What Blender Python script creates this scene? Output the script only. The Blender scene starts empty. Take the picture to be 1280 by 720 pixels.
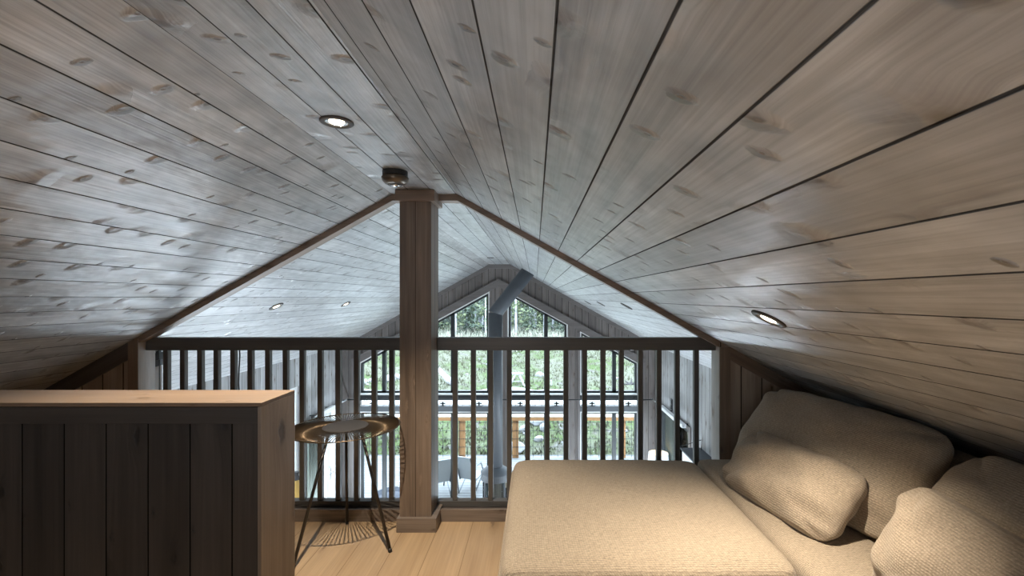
import bpy, bmesh, math, random
from mathutils import Vector, Matrix
random.seed(11)
SC = bpy.context.scene
COL = SC.collection

# ------------------------------------------------------------------ camera, world, exposure
VPX, VPY, F, H = 669.0, 372.0, 569.0, 1.30      # vanishing point and focal length in px of the 1280x720 photo, eye height
cd = bpy.data.cameras.new('camera'); cam = bpy.data.objects.new('camera', cd); COL.objects.link(cam)
cd.sensor_fit = 'HORIZONTAL'; cd.sensor_width = 36.0; cd.lens = 36.0 * F / 1280.0
cd.shift_x = -(VPX - 640) / 1280.0; cd.shift_y = (VPY - 360) / 1280.0
cd.clip_start = 0.05; cd.clip_end = 300
cam.location = (0, 0, H); cam.rotation_euler = (math.pi / 2, 0, 0)
SC.camera = cam
vs = SC.view_settings
vs.view_transform = 'Standard'; vs.look = 'None'; vs.gamma = 1.0; vs.use_curve_mapping = False
vs.exposure = 0.0
W = bpy.data.worlds.new('world'); SC.world = W; W.use_nodes = True
wn = W.node_tree.nodes; wl = W.node_tree.links
bg = wn['Background']
SKY = 11.0
tc = wn.new('ShaderNodeTexCoord'); sp = wn.new('ShaderNodeSeparateXYZ'); cr = wn.new('ShaderNodeValToRGB')
wl.new(tc.outputs['Generated'], sp.inputs[0]); wl.new(sp.outputs['Z'], cr.inputs[0]); wl.new(cr.outputs[0], bg.inputs['Color'])
cr.color_ramp.elements[0].position = 0.0; cr.color_ramp.elements[0].color = (0.82, 0.90, 1.0, 1)
cr.color_ramp.elements[1].position = 0.7; cr.color_ramp.elements[1].color = (0.68, 0.83, 1.0, 1)
bg.inputs['Strength'].default_value = SKY
SPOT_W = 34.0
FILL_W = 190.0; FILL_C = (0.72, 0.86, 1.0)  # strength and tint of the added great room fill lights
BACK_FILL_W = 26.0  # strength of the added fill light behind the camera
WARM = (1.0, 0.86, 0.68)
SC.cycles.max_bounces = 10; SC.cycles.diffuse_bounces = 6; SC.cycles.glossy_bounces = 4
SC.cycles.transparent_max_bounces = 16; SC.cycles.sample_clamp_indirect = 6.0
SC.cycles.caustics_reflective = False; SC.cycles.caustics_refractive = False

# ------------------------------------------------------------------ helpers
def P(px, py, d):
    return Vector(((px - VPX) * d / F, d, H - (py - VPY) * d / F))
def PX(px, d): return (px - VPX) * d / F
def PZ(py, d): return H - (py - VPY) * d / F

def tag(o, label=None, cat=None, group=None, kind=None):
    if label: o['label'] = label
    if cat: o['category'] = cat
    if group: o['group'] = group
    if kind: o['kind'] = kind
    return o
def empty(name, loc=(0, 0, 0), label=None, cat=None, group=None, rz=0):
    o = bpy.data.objects.new(name, None); COL.objects.link(o)
    o.location = loc; o.rotation_euler = (0, 0, rz); o.empty_display_size = 0.1
    return tag(o, label, cat, group)
def copy_tree(o, parent=None):
    c = o.copy(); COL.objects.link(c); c.parent = parent
    for ch in list(o.children): copy_tree(ch, c)
    return c

class MB:
    def __init__(s): s.v = []; s.f = []
    def add(s, vs_, fs):
        n = len(s.v); s.v += [tuple(p) for p in vs_]; s.f += [tuple(i + n for i in f) for f in fs]; return s
    def box(s, x0, x1, y0, y1, z0, z1):
        return s.add([(x0,y0,z0),(x1,y0,z0),(x1,y1,z0),(x0,y1,z0),(x0,y0,z1),(x1,y0,z1),(x1,y1,z1),(x0,y1,z1)],
                     [(0,3,2,1),(4,5,6,7),(0,1,5,4),(1,2,6,5),(2,3,7,6),(3,0,4,7)])
    def prism(s, pts, axis, a, b):
        """pts: 2-D polygon; axis 'y': pts are (x,z); axis 'x': (y,z); axis 'z': (x,y)"""
        def m(p, t):
            return {'y': (p[0], t, p[1]), 'x': (t, p[0], p[1]), 'z': (p[0], p[1], t)}[axis]
        n = len(pts)
        vv = [m(p, a) for p in pts] + [m(p, b) for p in pts]
        ff = [tuple(range(n))[::-1], tuple(range(n, 2 * n))] + [(i, (i + 1) % n, n + (i + 1) % n, n + i) for i in range(n)]
        return s.add(vv, ff)
    def ring(s, outer, inner, axis, a, b):
        n = len(outer)
        def m(p, t):
            return {'y': (p[0], t, p[1]), 'x': (t, p[0], p[1])}[axis]
        vv = [m(p, a) for p in outer] + [m(p, a) for p in inner] + [m(p, b) for p in outer] + [m(p, b) for p in inner]
        ff = []
        for i in range(n):
            j = (i + 1) % n
            ff += [(i, j, n + j, n + i), (2*n + i, 3*n + i, 3*n + j, 2*n + j), (i, 2*n + i, 2*n + j, j), (n + i, n + j, 3*n + j, 3*n + i)]
        return s.add(vv, ff)
    def tube(s, pts, r, seg=8, closed=False):
        pts = [Vector(p) for p in pts]; n = len(pts); rr = r if isinstance(r, (list, tuple)) else [r] * n
        vv = []; prev = None
        for i, p in enumerate(pts):
            if closed: t = pts[(i + 1) % n] - pts[i - 1]
            else: t = pts[min(i + 1, n - 1)] - pts[max(i - 1, 0)]
            t.normalize()
            if prev is None:
                a = Vector((0, 0, 1)) if abs(t.z) < 0.9 else Vector((1, 0, 0))
            else: a = prev
            e1 = (a - t * a.dot(t)).normalized(); e2 = t.cross(e1); prev = e1
            for k in range(seg):
                th = 2 * math.pi * k / seg
                vv.append(p + e1 * (rr[i] * math.cos(th)) + e2 * (rr[i] * math.sin(th)))
        ff = []
        for i in range(n if closed else n - 1):
            j = (i + 1) % n
            for k in range(seg):
                l = (k + 1) % seg
                ff.append((i*seg + k, i*seg + l, j*seg + l, j*seg + k))
        if not closed:
            ff += [tuple(range(seg))[::-1], tuple(range((n - 1) * seg, n * seg))]
        return s.add(vv, ff)
    def lathe(s, prof, cx=0, cy=0, seg=32):
        """prof: list of (r,z) ; caps where r==0"""
        vv = []; n = len(prof)
        for (r, z) in prof:
            for k in range(seg):
                th = 2 * math.pi * k / seg
                vv.append((cx + r * math.cos(th), cy + r * math.sin(th), z))
        ff = []
        for i in range(n - 1):
            for k in range(seg):
                l = (k + 1) % seg
                ff.append((i*seg + k, i*seg + l, (i+1)*seg + l, (i+1)*seg + k))
        s.add(vv, ff); return s
    def build(s, name, mat, parent=None, along='z', smooth=False, bevel=0, across=None, merge=False, kind=None):
        me = bpy.data.meshes.new(name); me.from_pydata(s.v, [], s.f)
        bm = bmesh.new(); bm.from_mesh(me)
        if merge: bmesh.ops.remove_doubles(bm, verts=bm.verts, dist=1e-5)
        bmesh.ops.recalc_face_normals(bm, faces=bm.faces)
        if bevel: bmesh.ops.bevel(bm, geom=list(bm.edges), offset=bevel, segments=2, affect='EDGES', profile=0.6)
        al = {'x': Vector((1,0,0)), 'y': Vector((0,1,0)), 'z': Vector((0,0,1))}[along] if isinstance(along, str) else Vector(along).normalized()
        uv = bm.loops.layers.uv.new('UVMap')
        for f in bm.faces:
            n = f.normal
            if across is not None: ac = Vector(across); a2 = al
            elif abs(n.dot(al)) > 0.9:
                a2 = Vector((al.y, al.z, al.x)); ac = n.cross(a2)
            else:
                a2 = al; ac = n.cross(al).normalized()
                # one sign per axis, so that boards keep their phase
                k = max(range(3), key=lambda i: abs(ac[i]))
                if ac[k] < 0: ac = -ac
            for l in f.loops: l[uv].uv = (ac.dot(l.vert.co), a2.dot(l.vert.co))
            f.smooth = smooth
        bm.to_mesh(me); bm.free()
        me.materials.append(mat)
        o = bpy.data.objects.new(name, me); COL.objects.link(o); o.parent = parent
        if kind: o['kind'] = kind
        if smooth and any(len(p) > 8 for p in s.f): pass
        return o
def struct(mb, name, mat, **k): return mb.build(name, mat, kind='structure', **k)

def inset(poly, w):
    """inset a convex polygon (list of 2-D points) by w (number, or list per edge)"""
    n = len(poly); A = sum(poly[i][0]*poly[(i+1)%n][1] - poly[(i+1)%n][0]*poly[i][1] for i in range(n))
    sgn = 1 if A > 0 else -1; ww = w if isinstance(w, (list, tuple)) else [w] * n
    L = []
    for i in range(n):
        a = Vector(poly[i]); b = Vector(poly[(i+1)%n]); t = (b - a).normalized(); nn = Vector((-t.y, t.x)) * sgn
        L.append((a + nn * ww[i], t))
    out = []
    for i in range(n):
        p, t = L[i-1]; q, u = L[i]
        den = t.x * u.y - t.y * u.x
        s_ = ((q.x - p.x) * u.y - (q.y - p.y) * u.x) / den
        out.append((p.x + t.x * s_, p.y + t.y * s_))
    return out

# ------------------------------------------------------------------ materials
class NT:
    def __init__(s, name):
        s.m = bpy.data.materials.new(name); s.m.use_nodes = True
        s.t = s.m.node_tree; s.t.nodes.clear()
        s.out = s.t.nodes.new('ShaderNodeOutputMaterial')
    def n(s, typ, **props):
        nd = s.t.nodes.new(typ)
        for k, v in props.items(): setattr(nd, k, v)
        return nd
    def put(s, sock, v):
        if isinstance(v, bpy.types.NodeSocket): s.t.links.new(v, sock)
        else: sock.default_value = v
    def math(s, op, a, b=0.0, c=0.0, clamp=False):
        nd = s.n('ShaderNodeMath', operation=op, use_clamp=clamp)
        s.put(nd.inputs[0], a); s.put(nd.inputs[1], b); s.put(nd.inputs[2], c); return nd.outputs[0]
    def xyz(s, x, y, z=0.0):
        nd = s.n('ShaderNodeCombineXYZ'); s.put(nd.inputs[0], x); s.put(nd.inputs[1], y); s.put(nd.inputs[2], z); return nd.outputs[0]
    def sep(s, v):
        nd = s.n('ShaderNodeSeparateXYZ'); s.put(nd.inputs[0], v); return nd.outputs
    def noise(s, vec, scale=1.0, detail=2.0, rough=0.5):
        nd = s.n('ShaderNodeTexNoise'); s.put(nd.inputs['Vector'], vec); nd.inputs['Scale'].default_value = scale
        nd.inputs['Detail'].default_value = detail; nd.inputs['Roughness'].default_value = rough; return nd.outputs['Fac']
    def step(s, v, a, b):
        nd = s.n('ShaderNodeMapRange', interpolation_type='SMOOTHSTEP'); s.put(nd.inputs['Value'], v)
        s.put(nd.inputs['From Min'], a); s.put(nd.inputs['From Max'], b); return nd.outputs[0]
    def lin(s, v, a, b, c=0.0, d=1.0):
        nd = s.n('ShaderNodeMapRange'); s.put(nd.inputs['Value'], v)
        s.put(nd.inputs['From Min'], a); s.put(nd.inputs['From Max'], b); s.put(nd.inputs['To Min'], c); s.put(nd.inputs['To Max'], d); return nd.outputs[0]
    def mix(s, fac, a, b, blend='MIX'):
        nd = s.n('ShaderNodeMix', data_type='RGBA', blend_type=blend)
        s.put(nd.inputs['Factor'], fac)
        s.put(nd.inputs[6], a if isinstance(a, bpy.types.NodeSocket) else (*a[:3], 1)); s.put(nd.inputs[7], b if isinstance(b, bpy.types.NodeSocket) else (*b[:3], 1))
        return nd.outputs[2]
    def scale(s, colr, f):
        nd = s.n('ShaderNodeVectorMath', operation='SCALE'); s.put(nd.inputs[0], colr); s.put(nd.inputs['Scale'], f); return nd.outputs[0]
    def bump(s, h, strength, dist):
        nd = s.n('ShaderNodeBump'); s.put(nd.inputs['Height'], h); nd.inputs['Strength'].default_value = strength; nd.inputs['Distance'].default_value = dist; return nd.outputs[0]
    def pbr(s, color, rough=0.5, metal=0.0, spec=0.5, normal=None, **kw):
        b = s.n('ShaderNodeBsdfPrincipled')
        s.put(b.inputs['Base Color'], color if isinstance(color, bpy.types.NodeSocket) else (*color[:3], 1))
        s.put(b.inputs['Roughness'], rough); b.inputs['Metallic'].default_value = metal; b.inputs['Specular IOR Level'].default_value = spec
        if normal is not None: s.t.links.new(normal, b.inputs['Normal'])
        for k, v in kw.items(): s.put(b.inputs[k], v)
        s.t.links.new(b.outputs[0], s.out.inputs[0]); return s.m

def simple(name, c, rough=0.5, metal=0.0, spec=0.5, var=0.08, scale=30):
    t = NT(name); co = t.n('ShaderNodeTexCoord').outputs['Object']
    f = t.noise(co, scale, 3)
    colr = t.mix(f, [x * (1 - var) for x in c], [min(1, x * (1 + var)) for x in c])
    return t.pbr(colr, rough, metal, spec)

def wood(name, light, dark, knotc, w=None, phase=0.0, rough=0.42, spec=0.5, knots=1.0, tone=0.25, groove=0.0035, groovec=0.18,
         kden=3.2, ripple=0.5, grain=0.5, seed=0.0, offgrey=None, coat=0.0, kx=1.0):
    t = NT(name)
    uv = t.sep(t.n('ShaderNodeUVMap').outputs[0]); u, v = uv[0], uv[1]
    if w:
        ub = t.math('DIVIDE', t.math('SUBTRACT', u, phase), w); idx = t.math('FLOOR', ub); fr = t.math('SUBTRACT', ub, idx)
    else:
        idx = t.math('MULTIPLY', u, 0.0); fr = t.math('DIVIDE', u, 0.125)
    wn_ = t.n('ShaderNodeTexWhiteNoise', noise_dimensions='1D'); t.put(wn_.inputs['W'], t.math('ADD', idx, 3.37 + seed))
    r1 = wn_.outputs['Value']; rc = t.sep(wn_.outputs['Color'])
    ww = w or 0.125
    vv = t.math('ADD', v, t.math('MULTIPLY', r1, 17.3))
    kv = t.n('ShaderNodeTexVoronoi', voronoi_dimensions='2D', feature='F1'); kv.inputs['Scale'].default_value = 1.0
    # crooked outline for the knots
    wob = t.math('MULTIPLY', t.math('SUBTRACT', t.noise(t.xyz(t.math('MULTIPLY', u, 40), t.math('MULTIPLY', vv, 40), idx), 1.0, 2), 0.5), 0.16)
    t.put(kv.inputs['Vector'], t.xyz(t.math('ADD', t.math('MULTIPLY', t.math('ADD', fr, wob), kx), t.math('MULTIPLY', idx, 7.0)), t.math('ADD', t.math('MULTIPLY', vv, kden), t.math('MULTIPLY', fr, kx * 0.5 - 0.5))))
    kd = kv.outputs['Distance']; kr = t.sep(kv.outputs['Color'])
    rad = t.math('MULTIPLY_ADD', t.math('POWER', kr[0], 2.0), 0.14, 0.022)
    K = t.math('MULTIPLY', t.math('SUBTRACT', 1.0, t.step(kd, t.math('MULTIPLY', rad, 0.35), rad)), knots)
    halo = t.math('MULTIPLY', t.math('SUBTRACT', 1.0, t.step(kd, 0.02, t.math('MULTIPLY', rad, 3.2))), knots)
    uu = t.math('MULTIPLY_ADD', fr, ww, t.math('MULTIPLY', halo, 0.020))
    g1 = t.noise(t.xyz(t.math('MULTIPLY', uu, 130), t.math('MULTIPLY', vv, 2.6), t.math('MULTIPLY', idx, 3.1)), 1.0, 4, 0.6)
    g2 = t.noise(t.xyz(t.math('MULTIPLY', uu, 26), t.math('MULTIPLY', vv, 0.9), t.math('MULTIPLY', idx, 5.3)), 1.0, 3, 0.55)
    g3 = t.noise(t.xyz(t.math('MULTIPLY', uu, 9), t.math('MULTIPLY', vv, 2.2), t.math('MULTIPLY', idx, 1.7)), 1.0, 2, 0.5)
    fac = t.math('ADD', t.math('MULTIPLY', t.lin(g1, 0.3, 0.7), grain * 0.55), t.math('ADD', t.math('MULTIPLY', t.lin(g2, 0.3, 0.7), 0.55 * (1 - grain * 0.4)), t.math('MULTIPLY', t.lin(g3, 0.3, 0.7), 0.3)), clamp=False)
    fac = t.lin(fac, 0.25, 0.85)
    # growth rings cut lengthwise: contour lines of a slow field
    cf = t.noise(t.xyz(t.math('MULTIPLY', uu, 13), t.math('MULTIPLY', vv, 0.55), t.math('MULTIPLY', idx, 9.1)), 1.0, 1, 0.4)
    ring = t.math('SINE', t.math('MULTIPLY', cf, 95.0))
    fac = t.math('ADD', fac, t.math('MULTIPLY', t.math('MULTIPLY', ring, 0.16 * grain), t.step(g3, 0.35, 0.65)), clamp=True)
    colr = t.mix(fac, dark, light)
    if offgrey: colr = t.mix(t.math('MULTIPLY', rc[1], 0.7), colr, t.mix(fac, [x*0.62 for x in offgrey], offgrey))
    colr = t.scale(colr, t.math('MULTIPLY_ADD', t.math('SUBTRACT', rc[0], 0.5), tone * 2, 1.0))
    colr = t.mix(t.math('MULTIPLY', halo, 0.48), colr, knotc)
    colr = t.mix(t.math('MULTIPLY', K, 0.85), colr, [x * 0.55 for x in knotc])
    core = t.math('SUBTRACT', 1.0, t.step(kd, t.math('MULTIPLY', rad, 0.15), t.math('MULTIPLY', rad, 0.5)))
    colr = t.mix(t.math('MULTIPLY', t.math('MULTIPLY', core, 0.3), knots), colr, [min(1, x * 1.9) for x in knotc])
    h = t.math('ADD', t.math('MULTIPLY', g1, 0.25 * grain), t.math('ADD', t.math('MULTIPLY', K, -0.35), t.math('MULTIPLY', ring, 0.03 * grain)))
    # broad hand-brushed waviness, stronger round the knots: breaks up the sheen
    rp = t.noise(t.xyz(t.math('MULTIPLY', uu, 11), t.math('MULTIPLY', vv, 8), idx), 1.0, 2, 0.5)
    if coat: colr = t.scale(colr, t.lin(rp, 0.3, 0.7, 0.74, 1.10))
    h = t.math('ADD', h, t.math('MULTIPLY', t.math('MULTIPLY', rp, t.math('MULTIPLY_ADD', halo, 1.6, 0.6)), ripple))
    if w:
        e = t.math('MINIMUM', fr, t.math('SUBTRACT', 1.0, fr))
        gm = t.math('SUBTRACT', 1.0, t.step(e, groove / ww * 0.6, groove / ww * 1.25))
        colr = t.mix(gm, colr, t.scale(colr, groovec))
        h = t.math('ADD', h, t.math('MULTIPLY', gm, -1.5))
    rr = t.math('MULTIPLY_ADD', g2, 0.16, rough - 0.08)
    if w:
        rr = t.math('MULTIPLY_ADD', gm, 0.5, rr, clamp=True)
        m_ = t.pbr(colr, rr, 0.0, spec, t.bump(h, 0.5, 0.006)); b_ = [n for n in t.t.nodes if n.type == 'BSDF_PRINCIPLED'][0]
        t.put(b_.inputs['Specular IOR Level'], t.math('MULTIPLY_ADD', gm, -spec, spec))
        if coat:
            t.put(b_.inputs['Coat Weight'], t.math('MULTIPLY_ADD', gm, -coat, coat)); b_.inputs['Coat Roughness'].default_value = 0.31; b_.inputs['Coat IOR'].default_value = 1.55
            t.t.links.new(b_.inputs['Normal'].links[0].from_socket, b_.inputs['Coat Normal'])
        return m_
    return t.pbr(colr, rr, 0.0, spec, t.bump(h, 0.5, 0.006))

M = {}
CW = 0.1240
UR = Vector((-0.8725, 0, 0.4886))         # across the right slope (towards the ridge)
UL = Vector((0.8725, 0, 0.4886))
CEIL = dict(coat=0.6, kx=0.6, light=(0.47, 0.468, 0.465), dark=(0.215, 0.21, 0.208), knotc=(0.125, 0.095, 0.075), rough=0.43, tone=0.22, ripple=3.2, spec=0.9, kden=7.5, groove=0.0022, grain=0.8, offgrey=(0.43, 0.45, 0.465))
M['ceil_r'] = wood('ceiling boards right', w=CW, phase=(UR.dot(Vector((0.2515 + 0.01, 0, 1.2935)))), seed=1, **CEIL)
M['ceil_l'] = wood('ceiling boards left', w=CW, phase=(UL.dot(Vector((-1.0286 + 0.0, 0, 1.787)))), seed=40, **CEIL)
M['ceil_f'] = wood('ceiling boards ridge', w=CW, phase=-0.83, seed=77, **CEIL)
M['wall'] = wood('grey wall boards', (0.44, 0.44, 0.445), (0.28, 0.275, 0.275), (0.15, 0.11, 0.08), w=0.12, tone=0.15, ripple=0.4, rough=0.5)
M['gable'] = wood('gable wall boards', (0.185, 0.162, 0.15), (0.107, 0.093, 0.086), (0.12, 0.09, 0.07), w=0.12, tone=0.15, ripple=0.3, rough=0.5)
M['infill'] = wood('loft end wall boards', (0.44, 0.355, 0.285), (0.27, 0.21, 0.165), (0.12, 0.085, 0.06), w=0.12, tone=0.18, ripple=0.4, rough=0.5)
M['trim'] = wood('brown trim', (0.29, 0.215, 0.165), (0.16, 0.115, 0.087), (0.08, 0.05, 0.035), tone=0.0, ripple=0.3, knots=0.5)
M['trimdark'] = wood('dark trim', (0.10, 0.085, 0.078), (0.06, 0.05, 0.046), (0.05, 0.04, 0.03), tone=0.0, ripple=0.3, knots=0.3)
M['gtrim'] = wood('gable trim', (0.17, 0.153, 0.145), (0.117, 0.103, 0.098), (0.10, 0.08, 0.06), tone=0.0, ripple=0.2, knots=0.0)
M['post'] = wood('post wood', (0.235, 0.18, 0.14), (0.12, 0.088, 0.067), (0.27, 0.20, 0.15), w=0.089, phase=-0.757, tone=0.08, groove=0.0016, ripple=0.4, kden=2.4, rough=0.45, groovec=0.35)
M['postplain'] = wood('post plinth wood', (0.26, 0.21, 0.172), (0.14, 0.11, 0.09), (0.08, 0.05, 0.035), tone=0.0, ripple=0.4)
M['jamb'] = wood('lit jamb wood', (0.46, 0.43, 0.40), (0.33, 0.30, 0.28), (0.22, 0.17, 0.13), tone=0.0, ripple=0.4)  # pale for faces the windows light: daylight put into the colour
M['rail'] = wood('railing wood', (0.118, 0.112, 0.107), (0.078, 0.073, 0.069), (0.05, 0.04, 0.03), tone=0.0, knots=0.2, ripple=0.25, rough=0.38)
M['floor'] = wood('oak floor', (0.56, 0.395, 0.235), (0.42, 0.285, 0.165), (0.16, 0.10, 0.06), w=0.19, phase=0.02, tone=0.10, groove=0.0012, groovec=0.5, knots=0.6, kden=0.9, ripple=0.12, rough=0.42)
M['parapet'] = wood('dark stained boards', (0.058, 0.048, 0.042), (0.026, 0.022, 0.020), (0.012, 0.010, 0.009), w=0.1075, phase=PX(30, 1.17), tone=0.25, groove=0.0016, groovec=0.1, ripple=0.35, rough=0.5)
M['parapethead'] = wood('dark stained rail board', (0.062, 0.052, 0.046), (0.032, 0.027, 0.024), (0.016, 0.013, 0.011), tone=0.0, ripple=0.35, rough=0.5)
M['captop'] = wood('parapet cap wood', (0.215, 0.15, 0.10), (0.14, 0.095, 0.063), (0.12, 0.08, 0.05), tone=0.0, ripple=0.3, rough=0.4)
M['capend'] = wood('parapet end wood', (0.32, 0.255, 0.205), (0.18, 0.14, 0.11), (0.08, 0.05, 0.035), tone=0.0, ripple=0.3)
M['deck'] = wood('weathered deck boards', (0.22, 0.22, 0.215), (0.15, 0.15, 0.15), (0.22, 0.2, 0.18), w=0.125, tone=0.12, groove=0.005, knots=0.4, ripple=0.2, rough=0.7)
M['deckrail'] = wood('new pine', (0.34, 0.18, 0.075), (0.25, 0.12, 0.045), (0.22, 0.10, 0.04), tone=0.0, knots=0.5, ripple=0.2, rough=0.6)
M['decktop'] = wood('pale rail board', (0.42, 0.40, 0.36), (0.34, 0.31, 0.27), (0.4, 0.3, 0.2), tone=0.0, knots=0.3, ripple=0.2, rough=0.6)
M['lowfloor'] = wood('lower oak floor', (0.50, 0.36, 0.22), (0.38, 0.26, 0.15), (0.16, 0.10, 0.06), w=0.19, tone=0.1, groove=0.0012, knots=0.5, kden=0.9, ripple=0.1)
M['black'] = simple('black frame', (0.022, 0.025, 0.027), 0.35)
M['alu'] = simple('pale aluminium', (0.62, 0.64, 0.64), 0.4, 0.2)
M['white'] = simple('white paint', (0.78, 0.79, 0.80), 0.4)
M['whitefabric'] = simple('white blind fabric', (0.75, 0.77, 0.80), 0.9)
M['lit_edge'] = simple('lit window reveal', (0.66, 0.66, 0.65), 0.45)  # pale colour stands for daylight on the window reveals
M['bronze'] = simple('dark bronze wire', (0.10, 0.070, 0.042), 0.32, 0.75)
M['bronzedark'] = simple('dark bronze plate', (0.07, 0.062, 0.056), 0.55, 0.3)
M['legmetal'] = simple('table leg metal', (0.035, 0.030, 0.026), 0.35, 0.5)
M['stove'] = simple('stove steel', (0.095, 0.105, 0.118), 0.5, 0.0)
M['detector'] = simple('detector bronze', (0.13, 0.105, 0.08), 0.3, 0.6)
M['detectordark'] = simple('detector black', (0.02, 0.02, 0.02), 0.5)
M['chrome'] = simple('chrome', (0.7, 0.7, 0.7), 0.2, 0.9)
M['curtain'] = simple('green grey curtain', (0.20, 0.225, 0.20), 0.9, var=0.2, scale=60)
M['cabinet'] = simple('blue black cabinet', (0.025, 0.033, 0.045), 0.4)
M['rock'] = simple('pale rock', (0.24, 0.24, 0.245), 0.9, var=0.35, scale=5)
M['gravel'] = simple('pale gravel', (0.36, 0.36, 0.35), 0.95, var=0.2, scale=9)
M['yellow'] = simple('ochre glaze', (0.55, 0.33, 0.09), 0.4)
M['sling'] = simple('grey sling fabric', (0.50, 0.53, 0.57), 0.8)
M['slingframe'] = simple('sling chair frame', (0.16, 0.17, 0.18), 0.4, 0.5)
M['charcoal'] = simple('charcoal fabric', (0.06, 0.062, 0.075), 0.9)
M['bark'] = simple('hazed bark', (0.36, 0.36, 0.40), 0.9, var=0.4, scale=4)  # paled and blued: haze painted into the bark colour
M['stick'] = simple('dark wood', (0.05, 0.045, 0.045), 0.9, var=0.4)
M['trestle'] = simple('bleached wood', (0.27, 0.27, 0.28), 0.8)

def glassm():
    t = NT('window glass')
    a = t.n('ShaderNodeBsdfTransparent'); a.inputs[0].default_value = (0.93, 0.96, 0.96, 1)
    g = t.n('ShaderNodeBsdfGlossy'); g.inputs['Roughness'].default_value = 0.02
    fr = t.n('ShaderNodeFresnel'); fr.inputs[0].default_value = 1.05
    m = t.n('ShaderNodeMixShader'); t.t.links.new(fr.outputs[0], m.inputs[0]); t.t.links.new(a.outputs[0], m.inputs[1]); t.t.links.new(g.outputs[0], m.inputs[2])
    t.t.links.new(m.outputs[0], t.out.inputs[0]); return t.m
M['glass'] = glassm()
def emit(name, c, s):
    t = NT(name); e = t.n('ShaderNodeEmission'); e.inputs[0].default_value = (*c, 1); e.inputs[1].default_value = s
    t.t.links.new(e.outputs[0], t.out.inputs[0]); return t.m
M['lens'] = emit('lamp lens', (1.0, 0.86, 0.62), 9.0)
def shadem():
    t = NT('lamp shade fabric'); co = t.n('ShaderNodeTexCoord').outputs['Object']
    b = t.pbr(t.mix(t.noise(co, 80), (0.70, 0.70, 0.72), (0.8, 0.8, 0.8)), 0.9)
    return b
M['shade'] = shadem()
M['bulb'] = emit('bulb', (1.0, 0.72, 0.35), 6.0)

def fabric(name, c, stripes):
    t = NT(name); co = t.n('ShaderNodeTexCoord').outputs['Object']; s = t.sep(co)
    n0 = t.noise(co, 3.0, 2)
    heather = t.noise(t.xyz(t.math('MULTIPLY', s[0], 90), t.math('MULTIPLY', s[1], 420), t.math('MULTIPLY', s[2], 420)), 1.0, 3, 0.7)
    k = stripes
    if k == 'x': a, b = s[1], s[0]
    else: a, b = s[1], s[0]
    rib = t.math('SINE', t.math('MULTIPLY_ADD', a, 2 * math.pi / 0.0075, t.math('MULTIPLY', t.noise(co, 30, 1), 4.0)))
    tw = t.math('SINE', t.math('MULTIPLY', t.math('ADD', b, s[2]), 2 * math.pi / 0.0085))
    wv = t.math('MULTIPLY', t.math('MULTIPLY_ADD', rib, 0.5, 0.5), t.math('MULTIPLY_ADD', tw, 0.3, 0.7))
    colr = t.mix(t.lin(heather, 0.25, 0.75), [x * 0.52 for x in c], [min(1, x * 1.42) for x in c])
    colr = t.scale(colr, t.math('MULTIPLY_ADD', wv, 0.34, 0.80))
    colr = t.scale(colr, t.lin(n0, 0.3, 0.7, 0.94, 1.06))
    # a few dark flecks of yarn
    fl = t.noise(t.xyz(t.math('MULTIPLY', s[0], 60), t.math('MULTIPLY', s[1], 160), t.math('MULTIPLY', s[2], 160)), 1.0, 1)
    colr = t.mix(t.math('MULTIPLY', t.step(fl, 0.74, 0.80), 0.6), colr, [x * 0.3 for x in c])
    h = t.math('ADD', wv, t.math('MULTIPLY', heather, 0.8))
    return t.pbr(colr, 0.92, 0, 0.2, t.bump(h, 0.45, 0.003), **{'Sheen Weight': 0.15})
M['tweed'] = fabric('beige tweed', (0.39, 0.32, 0.24), 'x')
M['tweed2'] = fabric('beige tweed ribbed', (0.385, 0.315, 0.24), 'y')

def groundm():
    t = NT('rough meadow'); co = t.n('ShaderNodeTexCoord').outputs['Object']
    a = t.noise(co, 0.35, 4, 0.6); b = t.noise(co, 2.2, 5, 0.65); c = t.noise(co, 9.0, 4, 0.7)
    colr = t.mix(t.step(a, 0.42, 0.6), (0.083, 0.109, 0.045), (0.143, 0.143, 0.105))
    colr = t.mix(t.step(b, 0.5, 0.66), colr, (0.124, 0.112, 0.098))
    colr = t.mix(t.step(b, 0.62, 0.72), colr, (0.173, 0.173, 0.169))
    colr = t.mix(t.math('MULTIPLY', t.step(c, 0.56, 0.68), 0.75), colr, (0.038, 0.041, 0.022))
    colr = t.mix(t.math('MULTIPLY', t.step(c, 0.44, 0.34), 0.6), colr, (0.188, 0.195, 0.150))
    return t.pbr(colr, 0.95, 0, 0.1, t.bump(c, 0.8, 0.1))
M['ground'] = groundm()
def leafm(name, a, b):
    t = NT(name); oi = t.n('ShaderNodeObjectInfo').outputs['Random']; co = t.n('ShaderNodeTexCoord').outputs['Object']
    f = t.math('MULTIPLY_ADD', t.noise(co, 1.6, 3), 0.8, t.math('MULTIPLY', oi, 0.3), clamp=True)
    return t.pbr(t.mix(f, a, b), 0.8, 0, 0.2)
M['needle'] = leafm('pine needles', (0.075, 0.10, 0.055), (0.20, 0.225, 0.13))  # both needle greens greyed and lightened, haze painted in
M['needle2'] = leafm('spruce needles', (0.06, 0.085, 0.07), (0.15, 0.18, 0.135))
M['grass'] = leafm('meadow grass', (0.055, 0.068, 0.034), (0.165, 0.155, 0.115))
M['drygrass'] = leafm('dry grass', (0.220, 0.215, 0.165), (0.341, 0.341, 0.286))

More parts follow.
